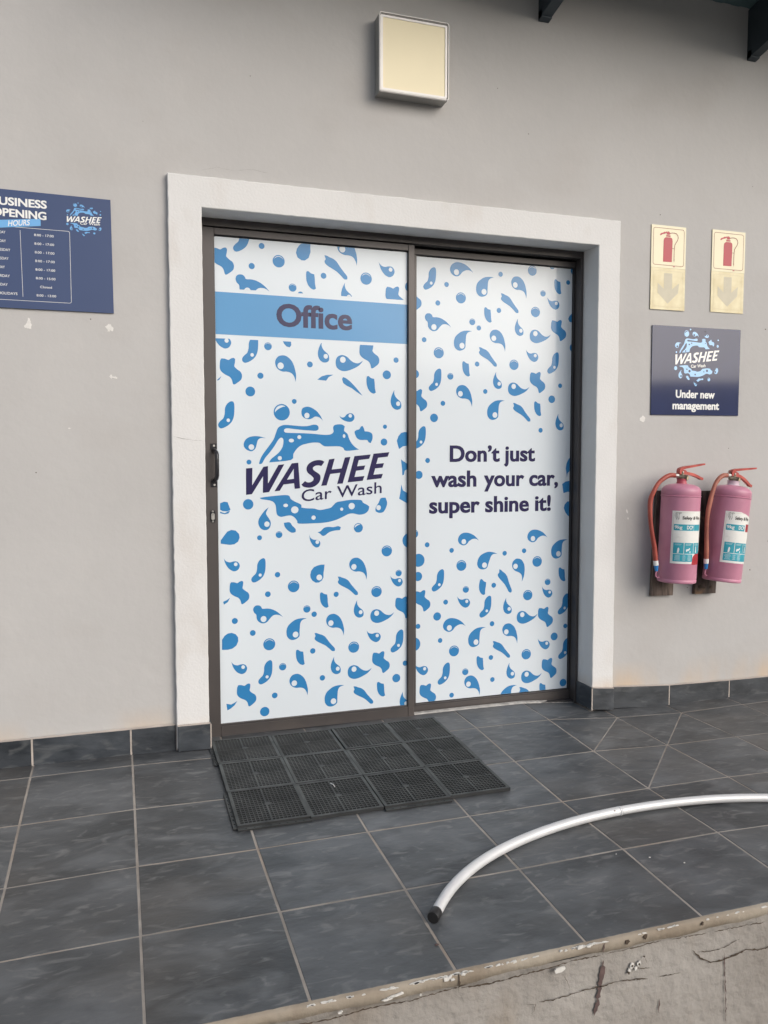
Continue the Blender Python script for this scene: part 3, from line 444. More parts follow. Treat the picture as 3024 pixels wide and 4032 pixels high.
# ------------------------------------------------------------------ wall
wl = MB(); XA, XB, ZT = -3.0, 7.5, 3.9
def wy(x, z): return .0012*math.sin(x*2.1+z*1.3)+.0009*math.sin(x*4.7-z*3.9+1)
def wgrid(x0, x1, z0, z1, nx, nz):
    vs = []
    for j in range(nz+1):
        for i in range(nx+1):
            x = x0+(x1-x0)*i/nx; z = z0+(z1-z0)*j/nz
            y = wy(x, z)
            vs.append((x, y, z))
    wl.add(vs, [(j*(nx+1)+i, j*(nx+1)+i+1, (j+1)*(nx+1)+i+1, (j+1)*(nx+1)+i) for j in range(nz) for i in range(nx)], 'plaster')
wgrid(XA, .85, -.1, ZT, 40, 40); wgrid(2.70, XB, -.12, ZT, 50, 40); wgrid(.85, 2.70, 2.16, ZT, 20, 18)
wl.box(XA, XB, .30, .36, -.1, ZT, 'plaster')
wall = struct(wl.build('wall', smooth=True))
# peeled paint
def peel(mb, spots):
    for (x, z, a, b, r) in spots: merge(mb, flake(x, z, a*1.25, b*1.25, wy(x, z)-.0004, 'peel', n=13, th=.0004, rot=r, rg=.4))
for grp in ([(.287,1.632,.008,.010,.2),(.290,1.648,.004,.010,-.2),(.283,1.627,.006,.005,0)], [(.562,1.640,.008,.008,.3),(.571,1.636,.006,.009,.1),(.564,1.629,.005,.006,0)],
            [(.568,1.457,.003,.006,0),(.574,1.4545,.012,.0022,-.15),(.583,1.453,.004,.003,0)], [(.416,1.263,.002,.0016,0),(.420,1.263,.0014,.0014,0)],
            [(2.905,1.335,.010,.010,.1),(2.912,1.329,.006,.006,0),(2.900,1.328,.006,.004,0)], [(2.83,.905,.004,.007,.3)], [(2.837,.872,.003,.004,0)]):
    m = MB(); peel(m, grp); m.build('peeled_patch', wall)
sp = MB()
for (x, z, r) in [(.41,1.985,.0016),(.30,1.10,.002),(2.98,2.27,.002),(3.40,1.20,.002),(3.60,1.78,.003),(1.10,2.62,.0015),(2.30,2.55,.0016),(.50,1.665,.002),(3.55,.60,.003),(3.7,1.0,.003),(3.66,.74,.004),(.1,.9,.0018),(2.15,2.72,.0015),(.7,2.4,.001),(3.5,2.45,.0016),(3.18,.53,.002)]:
    merge(sp, flake(x, z, r, r, wy(x, z)-.0004, 'crackdark', n=7, th=.0006))
stuff(sp.build('wall_marks', wall))
crack([(.91,2.245),(.97,2.262),(1.03,2.256),(1.10,2.268),(1.17,2.262)], .0004, -.0035, 'crackdark', .001).build('hairline_crack', wall)

# ------------------------------------------------------------------ plaster surround of the doorway
SL, SR, ST, IL, IR, IZ = .782, 2.7535, 2.2157, .906, 2.6425, 2.100
def wob(a, b, n, amp):
    return [(a[0]+(b[0]-a[0])*i/n+rnd.uniform(-amp,amp), a[1]+(b[1]-a[1])*i/n+rnd.uniform(-amp,amp)) for i in range(1, n)]
def upath(xl, xr, zt, zbl, zbr, amp):
    P = [(xl, zbl)]+wob((xl,zbl),(xl,zt),90,amp)+[(xl, zt)]; k1 = len(P)-1
    P += wob((xl,zt),(xr,zt),90,amp)+[(xr, zt)]; P += wob((xr,zt),(xr,zbr),90,amp)+[(xr, zbr)]; return P
rnd = random.Random(11)
po = upath(SL, SR, ST, .02, -.01, .0011); pi_ = upath(IL, IR, IZ, .02, -.01, .0006)
def shrink(P, d, cx=1.77): return [(p[0]+(d if p[0] < cx-.8 else (-d if p[0] > cx+.75 else 0)), p[1]-(d if p[1] > 2.05 else 0)) for p in P]
po2 = shrink(po, .0025); pi2 = shrink(pi_, -.0025)
su = MB(); n = len(po)
rings = [[(p[0], .004, p[1]) for p in po], [(p[0], -.0225, p[1]) for p in po], [(p[0], -.025, p[1]) for p in po2], [(p[0], -.025, p[1]) for p in pi2], [(p[0], -.0225, p[1]) for p in pi_], [(p[0]-(.0 if p[0]<1.7 else 0), .30, p[1]) for p in pi_]]
vs = [v for r in rings for v in r]; fs = [(r*n+i, r*n+i+1, (r+1)*n+i+1, (r+1)*n+i) for r in range(5) for i in range(n-1)]
su.add(vs, fs, 'trim')
surround = thing('door_surround', 'raised off-white plaster surround framing the sliding door', 'door surround', (1.77,0,0))
off(su, surround); su.build('plaster_band', surround, smooth=False)
smooth_sharp(surround.children[0], 40) if surround.children else None
rnd = random.Random(5)
c = crack([(.785,1.235),(.82,1.228),(.86,1.222),(.90,1.218)], .0009, -.0262, 'crackdark', .001); off(c, surround); c.build('hairline_crack', surround)

# skirting tiles: parts of the wall
def skirt(x0, x1, yf, n0='skirting_tile', z0=None, z1=None):
    m = MB(); a, b = x0+.0015, x1-.0015
    zb0 = zf(x0, -.02) if z0 is None else z0; zb1 = zf(x1, -.02) if z1 is None else z1
    c = .0012; yb = yf+.010
    bk = [(a,yb,zb0),(b,yb,zb1),(b,yb,zb1+.100),(a,yb,zb0+.100)]; md = [(a,yf+c,zb0),(b,yf+c,zb1),(b,yf+c,zb1+.100),(a,yf+c,zb0+.100)]
    fr = [(a+c,yf,zb0+c),(b-c,yf,zb1+c),(b-c,yf,zb1+.100-c),(a+c,yf,zb0+.100-c)]
    fs = [(8,9,10,11)]
    for i in range(4):
        j = (i+1)%4; fs += [(i,j,j+4,i+4),(i+4,j+4,j+8,i+8)]
    cx = (x0+x1)/2; m.add([(p[0]-cx, p[1]-yf, p[2]) for p in bk+md+fr], fs, 'skirt'); return m.build(n0, wall, loc=(cx, yf, 0))
lj = [-.79,-.44,-.09,.26,.6106,.7815]; lz = [.012,.012,.0115,.0120,.0100,.0105]
for i in range(len(lj)-1): skirt(lj[i]+.002, lj[i+1]-.002, -.012, z0=lz[i], z1=lz[i+1])
skirt(.7835, .9095, -.037, z0=.0115, z1=.0100)
rj = [2.755,3.0806,3.4336,3.786,4.14,4.49,4.84]; rz = [-.0170,-.0378,-.0440,-.048,-.05,-.052,-.054]
skirt(2.6385, 2.754, -.037, z0=-.0050, z1=-.0165)
for i in range(len(rj)-1): skirt(rj[i]+.0015, rj[i+1]-.0015, -.012, z0=rz[i], z1=rz[i+1])
def rev(x, s, z0, z1):  # skirting tile inside the reveal
    m = MB(); m.box(min(x, x+s*.009), max(x, x+s*.009), -.034, .094, z0, z0+.100, 'skirt'); m.build('skirting_tile', wall)
rev(2.6425, -1, -.0040, 0); rev(.906, 1, .0105, 0)
gr = MB()   # grout strips behind the joints and at the foot
for x, y, z in [(.26,-.0105,.0120),(.6106,-.0105,.0100),(-.09,-.0105,.0115),(-.44,-.0105,.012),(3.0806,-.0105,-.0378),(3.4336,-.0105,-.044),(3.786,-.0105,-.048)]: gr.box(x-.006, x+.006, y, -.001, z-.004, z+.0985, 'grout_light')
gr.box(.7790,.7850,-.0125,-.001,.008,.109,'grout_light'); gr.box(2.7520,2.7575,-.0125,-.001,-.02,.0815,'grout_light')
gr.box(.9085,.9135,-.0365,-.030,.006,.1105,'grout_light'); gr.box(2.6345,2.6400,-.0362,-.030,-.008,.0945,'grout_light')
gr.build('skirting_grout', wall)
cap = MB()  # uneven paint line on top of the skirting
def capline(pts, y0, y1):
    n = 40; vs = []
    for k in range(n+1):
        t = k/n; x = pts[0][0]+(pts[1][0]-pts[0][0])*t; z = pts[0][1]+(pts[1][1]-pts[0][1])*t
        vs += [(x, y1, z+.004+rnd.uniform(-.0005,.001)), (x, y0+rnd.uniform(-.0006,.0008), z+.0008+rnd.uniform(-.0004,.0006)), (x, y0+.0008, z-.0004)]
    cap.add(vs, [(3*i+k, 3*i+k+1, 3*i+k+4, 3*i+k+3) for i in range(n) for k in range(2)], 'grout_light')
capline([(-.79,.112),(.7815,.1105)], -.0115, -.001); capline([(.7835,.1112),(.9095,.1105)], -.0365, -.026)
capline([(2.6385,.0955),(2.754,.084)], -.0365, -.026); capline([(2.7565,.083),(3.0806,.0625)], -.0115, -.001); capline([(3.0806,.0625),(3.4336,.0562)], -.0115, -.001); capline([(3.4336,.0562),(4.84,.046)], -.0115, -.001)
cap.build('skirting_top_line', wall)

# ------------------------------------------------------------------ doors
YL, YR = .12, .16
LX0, LX1, LZ0, LZ1 = .966, 1.7865, .0570, 2.0400
df = thing('door_frame', 'bronze aluminium outer frame with fixed right pane lettered Don\'t just wash your car', 'door frame', (1.78,.10,0))
m = MB(); m.cbox(.906,2.6425,.098,.135,2.0695,2.1015,.0015,'alu'); m.box(.906,2.6425,.135,.26,2.085,2.1015,'aludark'); m.box(.93,2.62,.180,.26,2.0655,2.0845,'aludark'); off(m, df); m.build('head_track', df)
for a, b in ((.9065,.9165),(2.6285,2.6420)):
    m = MB(); m.cbox(a,b,.0975,.26,-.01,2.069,.001,'alu'); off(m, df); m.build('jamb', df)
m = MB(); m.box(.917,2.628,.112,.25,-.012,.0035,'aludark'); m.box(1.80,2.628,.1385,.1425,.0035,.0075,'alu'); off(m, df); m.build('sill_track', df)
m = MB(); m.cbox(1.80,2.6275,.145,.178,2.0375,2.0635,.0015,'alu'); off(m, df); m.build('top_rail', df)
m = MB(); m.cbox(1.80,2.6275,.145,.178,.0036,.0385,.0015,'alu'); m.cbox(1.80,2.6275,.1485,.175,.0387,.0445,.001,'alu'); off(m, df); m.build('bottom_rail', df)
m = MB(); m.cbox(2.6215,2.6278,.1465,.178,.045,2.037,.001,'aludark'); off(m, df); m.build('stile', df)
m = MB(); m.cbox(1.8165,1.8395,.1465,.178,.045,2.037,.001,'alu'); off(m, df); m.build('stile', df)
m = MB(); m.box(1.82,2.622,.1665,.172,.046,2.036,'glass'); off(m, df); m.build('glass_pane', df)
sl_ = MB()  # sealant along the sill
n = 60; vs = []
for i in range(n+1):
    x = 1.82+(2.63-1.82)*i/n; z = zf(x, .12); w = rnd.uniform(.0008,.0045)
    vs += [(x, .112-w, z+.0008), (x, .118, z+.004+rnd.uniform(0,.002)), (x, .1375, z+.006)]
sl_.add(vs, [(3*i+k, 3*i+k+3, 3*i+k+4, 3*i+k+1) for i in range(n) for k in range(2)], 'seal'); off(sl_, df); sl_.build('sealant_line', df)
# sliding leaf
dl = thing('sliding_door', 'left glass leaf with Office band, splash logo and black pull handle', 'door', (1.36,.105,0))
for a, b in ((.9170,.9665),(1.7870,1.8150)):
    m = MB(); m.cbox(a,b,.105,.142,.0045,2.0665,.0015,'alu'); off(m, dl); m.build('stile', dl)
m = MB(); m.cbox(.9668,1.7867,.1056,.140,.0060,.0500,.0012,'alu'); m.cbox(.9668,1.7867,.1095,.138,.0502,.0565,.001,'alu'); off(m, dl); m.build('bottom_rail', dl)
m = MB(); m.cbox(.9668,1.7867,.1056,.140,2.0400,2.0660,.0012,'alu'); off(m, dl); m.build('top_rail', dl)
m = MB(); m.box(.960,1.792,.1262,.132,.05,2.045,'glass'); off(m, dl); m.build('glass_pane', dl)
# films
def rr(x0, x1, z0, z1, r, n=5):
    P = []
    for cx, cz, a in ((x1-r,z1-r,0),(x0+r,z1-r,90),(x0+r,z0+r,180),(x1-r,z0+r,270)): P += [(cx+r*math.cos(math.radians(a+90*k/n)), cz+r*math.sin(math.radians(a+90*k/n))) for k in range(n+1)]
    return P
m = MB(); F0 = (.9680,1.7862,.0525,2.0360); m.poly([rr(F0[0],F0[1],F0[2],F0[3],.006)], pl(YL), 'film'); off(m, dl); film1 = m.build('window_film', dl)
m = MB(); F1 = (1.8400,2.6205,.0470,2.0340); m.poly([rr(F1[0],F1[1],F1[2],F1[3],.003)], pl(YR), 'film'); off(m, df); film2 = m.build('window_film', df)
U = 1e-4
pr = [MB(), MB()]; FR = [F0, F1]; YY = [YL, YR]; BW, BL = .0004, .0008
lim = {0: (.0,9), 1: (1.8325,9), 2: (0,1.6345)}
def putpoly(side, P, m, d, cl=0, holes=()):
    x0, x1, z0, z1 = FR[side]; z0 = max(z0, lim[cl][0]); z1 = min(z1, lim[cl][1])
    P = clip(P, x0+.0005, x1-.0005, z0+.0005, z1-.0005)
    if len(P) > 2: pr[side].poly([P], pl(YY[side]-d), m)
for side, mt, ax, az, scl, rot, cl in PLACED:
    ax *= U; az *= U
    if mt in 'oO':
        r = scl*U; putpoly(side, ell(ax, az, r, r, 28), 'fblue', BW, cl)
        if mt == 'O':
            cr = [(ax+.82*r*math.cos(math.radians(a)), az+.82*r*math.sin(math.radians(a))) for a in range(22, 159, 8)]
            x2, z2 = .82*math.cos(math.radians(158)), .82*math.sin(math.radians(158))
            cr += [(ax+r*(x2+(-2*x2)*t), az+r*(z2+.42*math.sin(math.pi*t)**.8)*1.0) for t in [k/12 for k in range(1,12)]]
            putpoly(side, cr, 'film', BL, cl)
    else:
        shp, hole = MOTIFS[mt]; cs, sn = math.cos(-math.radians(rot)), math.sin(-math.radians(rot))
        tr = lambda p: (ax+(p[0]*cs-p[1]*sn)*U*scl, az+(p[0]*sn+p[1]*cs)*U*scl)
        putpoly(side, [tr(p) for p in crv(shp)], 'fblue', BW, cl)
        if hole:
            c = tr(hole); putpoly(side, ell(c[0], c[1], hole[2]*U*scl*.95, hole[2]*U*scl, 16), 'film', BL, cl)
for side, P in CUTOUTS: putpoly(side, [(a*U, b*U) for a, b in P], 'fblue', BW)
for a, b, r in WHITES: putpoly(0, ell(a*U, b*U, r*U, r*U, 16), 'film', BL)
pr[0].poly([[(F0[0]+.0006,1.6502),(F0[1]-.0006,1.6460),(F0[1]-.0006,1.8140),(F0[0]+.0006,1.8190)]], pl(YL-BW), 'fband')
for k, (par, film) in enumerate(((dl, film1), (df, film2))):
    off(pr[k], par); pr[k].build('splash_print', film)
def logo(mb, fn, mblue, mtext, mwhite, mp=lambda x, z: (x, z), flat=0):
    """fn(x,z,d) places; mp maps logo-local metres"""
    for P, H in LOGO['b']:
        mb.poly([[mp(a*U, b*U) for a, b in crv(P)]]+[[mp(*q) for q in reversed(ell(h[0]*U, h[1]*U, h[2]*U, h[3]*U, 14))] for h in H], lambda x, z: fn(x, z, 0), mblue)
    for a, b, r, c in LOGO['h']:
        mb.poly([[mp(*q) for q in ell(a*U, b*U, r*U, r*U, 24)]], lambda x, z: fn(x, z, 0), mblue)
        if c:
            R_ = r*U; A, B = a*U, b*U
            cr = [(A+.84*R_*math.cos(math.radians(q)), B+.84*R_*math.sin(math.radians(q))) for q in range(55, 186, 8)]
            cr += [(A+.84*R_*math.cos(math.radians(q))*(1-.0)+R_*.16*math.sin(math.pi*(185-q)/130), B+.84*R_*math.sin(math.radians(q))-R_*.26*math.sin(math.pi*(185-q)/130)) for q in range(177, 60, -8)]
            mb.poly([[mp(*q) for q in cr]], lambda x, z: fn(x, z, .0003), mwhite)
    for o_, h, s in LOGO['t']:
        P = [(a*U, b*U) for a, b in (crv(o_, 3, 50) if s else o_)]
        mb.poly([[mp(*q) for q in P]]+([[mp(a*U, b*U) for a, b in h]] if h else []), lambda x, z: fn(x, z, .0003), mtext)
LX, LZ = LOGO_AT[0]*U, LOGO_AT[1]*U
m = MB(); logo(m, lambda x, z, d: (x+LX, YL-BW-d, z+LZ), 'fblue', 'fnavy', 'film')
f_ = lambda x, z, d=0: (x, YL-BL-d, z)
text(m, 'Car Wash', (1.3145,.9705), (1.6689,1.0028), .0485, f_, 'fnavy', .006, .02)
off(m, dl); m.build('logo_print', film1)
m = MB(); text(m, 'Office', (1.2168,1.6970), (1.5370,1.6952), .0865, f_, 'fnavy', .031)
off(m, dl); m.build('lettering', film1)
m = MB(); f_ = lambda x, z, d=0: (x, YR-BL-d, z)
text(m, 'Don\u2019t just', (2.0057,1.1385), (2.4341,1.1405), .0690, f_, 'fnavy', .032)
text(m, 'wash', (1.9165,1.0255), (2.1355,1.0258), .0690, f_, 'fnavy', .032)
text(m, 'your car,', (2.1755,1.0260), (2.5574,1.0262), .0690, f_, 'fnavy', .032)
text(m, 'super shine', (1.9069,.9070), (2.4051,.9078), .0690, f_, 'fnavy', .032)
text(m, 'it!', (2.4390,.9078), (2.5204,.9080), .0690, f_, 'fnavy', .032)
off(m, df); m.build('lettering', film2)
# pull handle and lock
hd = MB()
for z in (1.1985, 1.0500): hd.cbox(.9400,.9650,.1005,.1050,z-.013,z+.013,.001,'handle')
P = [(.9525,.101,1.185),(.955,.085,1.183),(.958,.068,1.176),(.960,.062,1.166),(.960,.060,1.150),(.960,.060,1.100),(.960,.062,1.084),(.958,.068,1.073),(.955,.085,1.066),(.9525,.101,1.064)]
hd.tube(P, [.0085,.0085,.0088,.0088,.0085,.0085,.0088,.0088,.0085,.0085], 'handle', 10); off(hd, dl); ho = hd.build('handle', dl); smooth_sharp(ho, 40)
def ydisc(mb, x, y, z, r, th, m, n=16): mb.add([(x+r*math.cos(2*math.pi*k/n), y-th*j, z+r*math.sin(2*math.pi*k/n)) for j in (0,1) for k in range(n)], [tuple(range(n,2*n))]+[(k,(k+1)%n,(k+1)%n+n,k+n) for k in range(n)], m)
for z in (1.2030, 1.0455):
    s = MB(); ydisc(s, .9535, .1005, z, .0042, .0012, 'steel'); off(s, dl); s.build('screw', ho)
lk = MB(); lk.poly([rr(.9355,.9555,.8925,.9435,.0095)], pl(.1015), 'handle'); P = rr(.9355,.9555,.8925,.9435,.0095); n = len(P)
lk.add([(p[0],.1015,p[1]) for p in P]+[(p[0],.1052,p[1]) for p in P], [(i,(i+1)%n,(i+1)%n+n,i+n) for i in range(n)], 'handle'); off(lk, dl); lo = lk.build('lock_plate', dl)
cy = MB(); P = rr(.9388,.9522,.9035,.9315,.0066); cy.poly([P], pl(.0985), 'steel'); n = len(P); cy.add([(p[0],.0985,p[1]) for p in P]+[(p[0],.1015,p[1]) for p in P], [(i,(i+1)%n,(i+1)%n+n,i+n) for i in range(n)], 'steel')
cy.box(.9448,.9462,.0981,.0984,.922,.929,'cap'); off(cy, dl); cy.build('lock_cylinder', lo)
for z in (.9385,.8978):
    s = MB(); ydisc(s, .9452, .1014, z, .0038, .001, 'steel'); ydisc(s, .9452, .1003, z, .0012, .0003, 'cap', 8); off(s, dl); s.build('screw', lo)

# ------------------------------------------------------------------ canopy over the wall
cn = thing('roof_canopy', 'dark canopy roof with steel rafters above the wall, top right', 'roof', (2.3,0,3.03))
SLP = .20; DEP = .72
for x in (1.235,2.3400,3.4450,4.56,5.68,6.8):
    m = MB(); w = .049; z0 = 3.030
    def rt_(a, b, c): return (a, b, c-b*SLP)
    m.box(x, x+w, -DEP, 0, z0, z0+.222, 'beam', rt_); m.box(x-.0, x+w, -.03, -.001, z0-.006, z0+.03, 'beam', rt_)
    off(m, cn); m.build('rafter', cn)
m = MB(); vs = []; n = 420
for i in range(n+1):
    x = .75+6.75*i/n; d = .003 if (i//3)%2 else 0
    vs += [(x, .02, 3.256+d), (x, -DEP-.05, 3.256+d+(DEP+.05)*SLP)]
m.add(vs, [(2*i, 2*i+1, 2*i+3, 2*i+2) for i in range(n)], 'sheet'); off(m, cn); m.build('roof_sheet', cn)
m = MB()
m.box(.75,7.5,-DEP-.09,-DEP-.06,3.22+DEP*SLP-.1,3.30+DEP*SLP,'beam'); off(m, cn); m.build('fascia', cn)

# ------------------------------------------------------------------ bulkhead light
wlamp = thing('wall_light', 'square bulkhead light with cream diffuser high above the door', 'light', (1.7485,0,2.757))
m = MB(); m.cbox(1.6025,1.8945,-.062,-.001,2.6080,2.9070,.006,'house'); off(m, wlamp); m.build('housing', wlamp)
m = MB()
def ring(mb, o_, i_, yb, yf, m):
    n = len(o_); vs = [(p[0],yb,p[1]) for p in o_]+[(p[0],yf,p[1]) for p in o_]+[(p[0],yf,p[1]) for p in i_]+[(p[0],yb,p[1]) for p in i_]
    mb.add(vs, [(r*n+i, r*n+(i+1)%n, (r+1)*n+(i+1)%n, (r+1)*n+i) for r in range(3) for i in range(n)], m)
ring(m, rr(1.6005,1.8965,2.6060,2.9090,.008), rr(1.6030,1.8940,2.6085,2.9065,.007), -.060, -.0715, 'rim')
ring(m, rr(1.6050,1.8890,2.6115,2.8990,.006), rr(1.6150,1.8810,2.6200,2.8910,.004), -.060, -.0690, 'rim')
m.box(1.604,1.893,-.061,-.0605,2.61,2.905,'house'); off(m, wlamp); m.build('rim', wlamp)
m = MB(); P = rr(1.6152,1.8808,2.6202,2.8908,.004); m.poly([P], pl(-.0660), 'lens'); n = len(P); m.add([(p[0],-.066,p[1]) for p in P]+[(p[0],-.0612,p[1]) for p in P], [(i,(i+1)%n,(i+1)%n+n,i+n) for i in range(n)], 'lens'); off(m, wlamp); m.build('diffuser', wlamp)

# ------------------------------------------------------------------ signs
def panel(par, quad, yb, yf, m, name='panel'):
    b = MB(); cx = sum(p[0] for p in quad)/4; cz = sum(p[1] for p in quad)/4
    b.add([(p[0],yb,p[1]) for p in quad]+[(p[0],yf,p[1]) for p in quad], [(4,5,6,7),(0,1,5,4),(1,2,6,5),(2,3,7,6),(3,0,4,7)], m); off(b, par); return b.build(name, par)
# opening hours
hsn = thing('opening_hours_sign', 'large navy opening hours board at the left edge', 'sign', (.2,-.004,1.9))
panel(hsn, [(-.20,1.690),(.5824,1.6895),(.5790,2.1012),(-.20,2.1075)], -.001, -.0065, 'navy')
fh = lambda x, z, d=0: (x, -.0069-d, z)
m = MB(); hc = (.0305, .2375)
text(m, 'BUSINESS', (.1800,2.0500), (.3606,2.0490), .0262, fh, 'white', .034)
text(m, 'OPENING', (.1810,2.0110), (.3585,2.0085), .0262, lambda x, z, d=0: (x, -.0078-d, z), 'white', .034)
off(m, hsn); m.build('lettering', hsn)
m = MB(); m.poly([[(.140,1.9600),(.3393,1.9860),(.3392,2.0112),(.140,1.9880)]], pl(-.0072), 'sblue')
text(m, 'HOURS', (.2315,1.9765), (.3020,1.9855), .0190, lambda x, z, d=0: (x, -.0076-d, z), 'white', .012, .12); off(m, hsn); m.build('banner', hsn)
m = MB()
days = ['MONDAY','TUESDAY','WEDNESDAY','THURSDAY','FRIDAY','SATURDAY','SUNDAY','PUBLIC HOLIDAYS']
hrs = ['8:00 - 17:00']*5+['8:00 - 15:00','Closed','8:00 - 13:00']; zz = [1.9490+(1.7355-1.9490)*k/7 for k in range(8)]
rx = [.2221,.2228,.2365,.2299,.2166,.2325,.2245,.2556]
for k in range(8):
    z = zz[k]; sh_ = .0012*k
    w = (.0655 if k != 6 else .0394); cx = .3489+.0004*k
    text(m, hrs[k], (cx-w/2, z), (cx+w/2, z), .0080, fh, 'white', .004)
    wd = (rx[k]-.2011)*2; text(m, days[k], (rx[k]-wd, z+.0008), (rx[k], z+.0006), .0088, fh, 'white', .004)
def line(mb, P, w, fn, m, closed=False):
    n = len(P)
    for i in range(n if closed else n-1):
        a, b = Vector(P[i]), Vector(P[(i+1)%n]); d = (b-a).normalized(); q = Vector((-d.y, d.x))*w/2; e = d*w*.45
        mb.poly([[tuple(a-e-q), tuple(b+e-q), tuple(b+e+q), tuple(a-e+q)]], lambda x, z: fn(x, z, (i%2)*.00005), m)
line(m, [(.2704,1.9651),(.2736,1.7319)], .0012, fh, 'white')
bx = rr(.130,.4358,1.7178,1.9750,.006,4); line(m, bx, .0013, fh, 'white', True)
off(m, hsn); m.build('timetable', hsn)
kx = (.5472-.4270)/(1.7043-1.0830); kz = (2.0408-2.0072)/(1.1791-1.0024); kz = .188
m = MB(); logo(m, lambda x, z, d: (.4857+x*kx, -.0069-d, 2.0222+z*kz*1.0), 'sblue', 'white', 'navy', mp=lambda x, z: (x, z-x*.055))
text(m, 'Car Wash', (.4728,2.0030), (.5405,2.0050), .0092, lambda x, z, d=0: (x, -.0074-d, z), 'white', .014); off(m, hsn); m.build('logo', hsn)
# management board
ms = thing('management_sign', 'square navy board with splash logo reading Under new management', 'sign', (3.2,-.003,1.56))
panel(ms, [(2.9476,1.3545),(3.4470,1.3575),(3.4495,1.7687),(2.9471,1.7678)], -.001, -.0050, 'navy2')
sx = (3.3264-3.0767)/(1.7043-1.0830); sz = .0466/.1086
m = MB(); logo(m, lambda x, z, d: (3.1975+x*sx, -.0054-d, 1.6290+z*sz), 'sblue2', 'white', 'navy2', mp=lambda x, z: (x, z))
text(m, 'Car Wash', (3.1654,1.5785), (3.2475,1.5850), .0140, lambda x, z, d=0: (x, -.0059-d, z), 'white', .026); off(m, ms); m.build('logo', ms)
fm = lambda x, z, d=0: (x, -.0055-d, z)
m = MB(); text(m, 'Under new', (3.0836,1.4372), (3.3055,1.4378), .0350, fm, 'white', .036); off(m, ms); m.build('lettering', ms); m = MB(); text(m, 'management', (3.0669,1.3832), (3.3321,1.3848), .0350, fm, 'white', .036); off(m, ms); m.build('lettering', ms)
for x, z in ((3.1655,1.7520),(3.2435,1.7505)):
    m = MB(); ydisc(m, x, -.0052, z, .0030, .0006, 'cap', 10); off(m, ms); m.build('screw_hole', ms)
# safety plates
def pict_sign(q, label):
    x0, x1, z0, z1 = q; t = thing('fire_extinguisher_sign', label, 'sign', ((x0+x1)/2,-.002,(z0+z1)/2), 'cream fire extinguisher pictogram plates on the right wall')
    panel(t, [(x0,z0),(x1,z0),(x1,z1),(x0,z1)], -.001, -.0040, 'lum'); w = x1-x0; h = z1-z0
    fx = lambda u, v: (x0+u*w, z0+v*h); fn = lambda x, z, d=0: (x, -.0044-d, z); m = MB()
    line(m, [fx(*p) for p in rr(.055,.945,.065,.935,.05,3)], .0022, fn, 'signredline', True); off(m, t); m.build('border', t); m = MB()
    # zoom coordinates of the pictogram: plate 173..527 x 87..548
    g = lambda x, y: fx((x-170)/352, 1-(y-92-(x-170)*.075)/437)
    m.poly([[g(*p) for p in [(290,475),(292,260),(296,238),(308,226),(318,222),(360,224),(374,230),(382,243),(384,265),(380,480)]]], lambda x, z: fn(x, z), 'signred')
    m.poly([[g(*p) for p in [(316,216),(318,200),(362,203),(362,219)]]], lambda x, z: fn(x, z), 'signred')
    m.poly([[g(*p) for p in [(322,196),(325,185),(318,180),(300,188),(280,192),(262,205),(252,200),(262,182),(285,175),(302,165),(312,170),(325,160),(332,170),(342,158),(350,170),(360,178),(358,190),(350,198)]]], lambda x, z: fn(x, z, .0001), 'signred')
    P = [(355,184),(375,178),(400,178),(422,186),(436,203),(441,228),(434,255),(420,278),(408,300),(404,330),(402,380),(402,455)]
    line(m, [g(*p) for p in P], .0034, lambda x, z, d=0: fn(x, z, .0002+d), 'signredline')
    line(m, [g(384,338),g(404,340)], .0022, lambda x, z, d=0: fn(x, z, .00035+d), 'signredline')
    m.poly([[g(*p) for p in [(397,452),(407,453),(402,485)]]], lambda x, z: fn(x, z, .0003), 'signredline')
    off(m, t); m.build('extinguisher_pictogram', t); m = MB()
    m.poly([[fx(*p) for p in [(.63,.035),(.69,.035),(.69,.052),(.63,.052)]]], lambda x, z: fn(x, z), 'signred')
    line(m, [fx(.71,.043), fx(.88,.043)], .0012, fn, 'lumold'); off(m, t); m.build('maker_mark', t)
def arrow_sign(q, label):
    x0, x1, z0, z1 = q; t = thing('arrow_sign', label, 'sign', ((x0+x1)/2,-.002,(z0+z1)/2), 'yellowed arrow plates under the extinguisher signs')
    panel(t, [(x0,z0),(x1,z0),(x1,z1),(x0,z1)], -.001, -.0040, 'lumold'); w = x1-x0; h = z1-z0
    fx = lambda u, v: (x0+u*w, z0+v*h); fn = lambda x, z, d=0: (x, -.0044-d, z); m = MB()
    line(m, [fx(*p) for p in rr(.08,.92,.08,.93,.04,3)], .0014, fn, 'arrowline', True); off(m, t); m.build('border', t); m = MB()
    m.poly([[fx(*p) for p in [(.5,.15),(.80,.42),(.82,.66),(.62,.50),(.62,.88),(.38,.88),(.38,.50),(.20,.64),(.20,.40)]]], lambda x, z: fn(x, z), 'arrow'); off(m, t); m.build('arrow', t)
pict_sign((2.9326,3.1220,2.0312,2.2230), 'cream plate with red extinguisher pictogram, the one nearer the door')
arrow_sign((2.9330,3.1220,1.8405,2.0305), 'yellowed plate with faded down arrow, the one nearer the door')
pict_sign((3.2710,3.4625,2.0372,2.2293), 'cream plate with red extinguisher pictogram, the one farther from the door')
arrow_sign((3.2702,3.4602,1.8460,2.0366), 'yellowed plate with faded down arrow, the one farther from the door')

